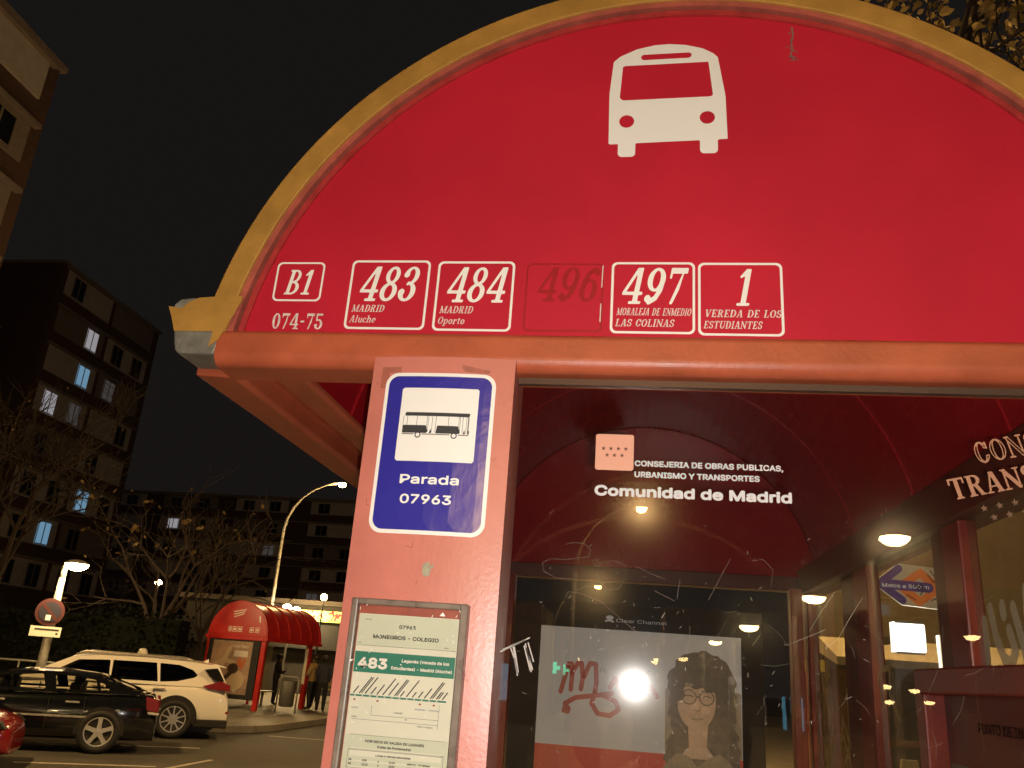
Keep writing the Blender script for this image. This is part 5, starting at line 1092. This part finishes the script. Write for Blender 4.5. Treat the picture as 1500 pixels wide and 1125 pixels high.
for pts in ([(3.46, 2.91), (3.52, 3.0), (3.58, 2.90)], [(3.60, 3.12), (3.66, 3.02), (3.72, 3.10)], [(3.64, 3.16), (3.70, 3.06)], [(3.34, 2.86), (3.44, 2.80)], [(3.62, 2.80), (3.72, 2.86)], [(3.44, 2.98), (3.54, 2.93), (3.50, 2.86)]): mb.ribbon(pts, .012, flat(10.982))
mb.build('sign_print', [mat('metro_violet', (.06, .035, .13), .5, emit=(.08, .05, .19), es=.5), mat('metro_orange', (.50, .13, .03), .5, emit=(.6, .17, .04), es=.55), mat('metro_white', (.6, .57, .5), .5, emit=(.7, .66, .58), es=.6), M['ink']], t)
mb = MB(); mb.tube([(4.0, 11.08, .13), (4.0, 11.08, 3.4)], .045, 10); mb.build('pole', M['steel'], t)
t = thing('light_box', 'glowing white light box on the ochre building', 'light box', (3.0, 11.6, 2.2))
mb = MB(); mb.box(3.36, 3.72, 11.6, 11.68, 2.22, 2.57); mb.build('lit_face', M['lightbox'], t, bevel=.02)
mb = MB(); mb.box(3.33, 3.355, 11.6, 11.75, 2.21, 2.58); mb.build('lit_side', M['lightbox'], t)
mb = MB(); mb.box(3.36, 3.72, 11.681, 11.74, 2.20, 2.60); mb.box(3.5, 3.58, 11.741, 15.0, 2.36, 2.44); mb.build('housing', M['matblack'], t)
t = thing('light_tube', 'upright white tube light beside the light box', 'tube light', (3.75, 11.2, 2.2))
mb = MB(); mb.box(3.735, 3.80, 11.2, 11.26, 1.88, 2.42); mb.build('tube', mat('tube_glow', (.8, .8, .7), .5, emit=(1, .95, .75), es=1.6), t)
mb = MB(); mb.tube([(3.767, 11.3, .13), (3.767, 11.3, 2.42)], .03, 8); mb.build('post', M['steel'], t)
light('light_box_light', (3.5, 11.3, 2.4), 45, (.95, .97, 1.0), .2, None).parent = bpy.data.objects['light_box']; bpy.data.objects['light_box_light'].matrix_parent_inverse = bpy.data.objects['light_box'].matrix_basis.inverted()
# menu board under the facade
t = thing('menu_board', 'pale upright board standing on the pavement under the awning', 'board', (3.05, 10.0, .13))
mb = MB(); mb.prism([(2.80, .60), (3.06, .60), (3.02, 1.05), (2.86, 1.05)], 10.0, 10.05); mb.build('board', M['awning'], t)
mb = MB(); mb.box(2.84, 2.88, 10.0, 10.04, .13, .6); mb.box(3.0, 3.04, 10.0, 10.04, .13, .6); mb.build('legs', M['brownred'], t)

# ============================================================ VEGETATION
def branch(mb, p, d, L, r, depth, rnd, tips, n=5, spread=.7):
    pts = [p]; q = p.copy(); dd = d.normalized()
    for i in range(4):
        dd = (dd + Vector((rnd.gauss(0, .14), rnd.gauss(0, .14), rnd.gauss(.03, .12)))).normalized(); q = q + dd * L / 4; pts.append(q.copy())
    mb.tube(pts, [r * (1 - .16 * i) for i in range(5)], 6 if r > .02 else 4, caps=False)
    if depth == 0: tips.append((q.copy(), dd.copy())); return
    for i in range(n):
        k = rnd.choice([2, 3, 4, 4]); a = rnd.uniform(0, 6.28); o = dd.orthogonal().normalized(); o2 = dd.cross(o)
        nd = (dd * rnd.uniform(.5, 1.0) + (o * math.cos(a) + o2 * math.sin(a)) * spread + Vector((0, 0, .15))).normalized()
        branch(mb, pts[k], nd, L * rnd.uniform(.55, .8), r * .52, depth - 1, rnd, tips, n, spread)
def tree(label, loc, h, r, seed, leaves=0, leafm='leaf', depth=4, spread=.8, group='bare street trees', lsize=.10, n=4, L0=.36):
    rnd = random.Random(seed); t = thing('street_tree', label, 'tree', loc, 0, group, local=True)
    th = h * .36; mb = MB(); mb.tube([(0, 0, 0), (.02, 0, th * .4), (.05, .03, th)], [r * 1.25, r, r * .85], 12); mb.build('trunk', M['bark'], t, smooth=True)
    mb = MB(); tips = []
    for i in range(5):
        a = i * 1.257 + rnd.uniform(-.3, .3); branch(mb, Vector((.05, .03, th - .05 - .12 * i)), Vector((math.cos(a) * .55, math.sin(a) * .55, 1)), h * L0, r * .55, depth - 1, rnd, tips, n, spread)
    crown = mb.build('branches', M['bark'], t)
    if leaves:
        mb = MB()
        for i in range(leaves):
            p, d = rnd.choice(tips); p = p + Vector((rnd.gauss(0, .10), rnd.gauss(0, .10), rnd.gauss(-.05, .10))); s = lsize * rnd.uniform(.6, 1.3)
            a = Vector((rnd.gauss(0, 1), rnd.gauss(0, 1), rnd.gauss(-.6, .7))).normalized(); b = a.orthogonal().normalized(); b = (b * math.cos(1.0 * i) + a.cross(b) * math.sin(1.0 * i)) * .36
            mb.face([p, p + (a * .25 + b * .75) * s, p + (a * .55 + b) * s, p + (a * 1.1 + b * .1) * s, p + (a * .6 - b * .8) * s, p + (a * .25 - b * .7) * s])
        mb.build('leaves', M[leafm], crown)
    return t
tree('bare tree with a few dry leaves, trunk rising behind the white car', (-12.75, 22.0, .14), 5.6, .13, 4, 60, 'winterleaf', lsize=.15, n=3)
tree('thin bare tree just left of the far shelter', (-13.45, 26.0, .14), 5.8, .09, 9, n=3)
tree('large bare twiggy tree in front of the apartment tower', (-19.5, 24.0, .14), 8.8, .17, 13, 80, 'winterleaf', depth=4, n=5)
tree('bare tree farther back between the tower and the low block', (-20.5, 40.0, .14), 9.0, .17, 23, depth=3, n=4)
tree('leafy lamp-lit tree whose twigs hang over the right end of the arch', (3.55, 6.9, .13), 9.2, .14, 31, 6500, depth=4, n=4, group=None, lsize=.085, L0=.30)
# dark hedge behind the railing
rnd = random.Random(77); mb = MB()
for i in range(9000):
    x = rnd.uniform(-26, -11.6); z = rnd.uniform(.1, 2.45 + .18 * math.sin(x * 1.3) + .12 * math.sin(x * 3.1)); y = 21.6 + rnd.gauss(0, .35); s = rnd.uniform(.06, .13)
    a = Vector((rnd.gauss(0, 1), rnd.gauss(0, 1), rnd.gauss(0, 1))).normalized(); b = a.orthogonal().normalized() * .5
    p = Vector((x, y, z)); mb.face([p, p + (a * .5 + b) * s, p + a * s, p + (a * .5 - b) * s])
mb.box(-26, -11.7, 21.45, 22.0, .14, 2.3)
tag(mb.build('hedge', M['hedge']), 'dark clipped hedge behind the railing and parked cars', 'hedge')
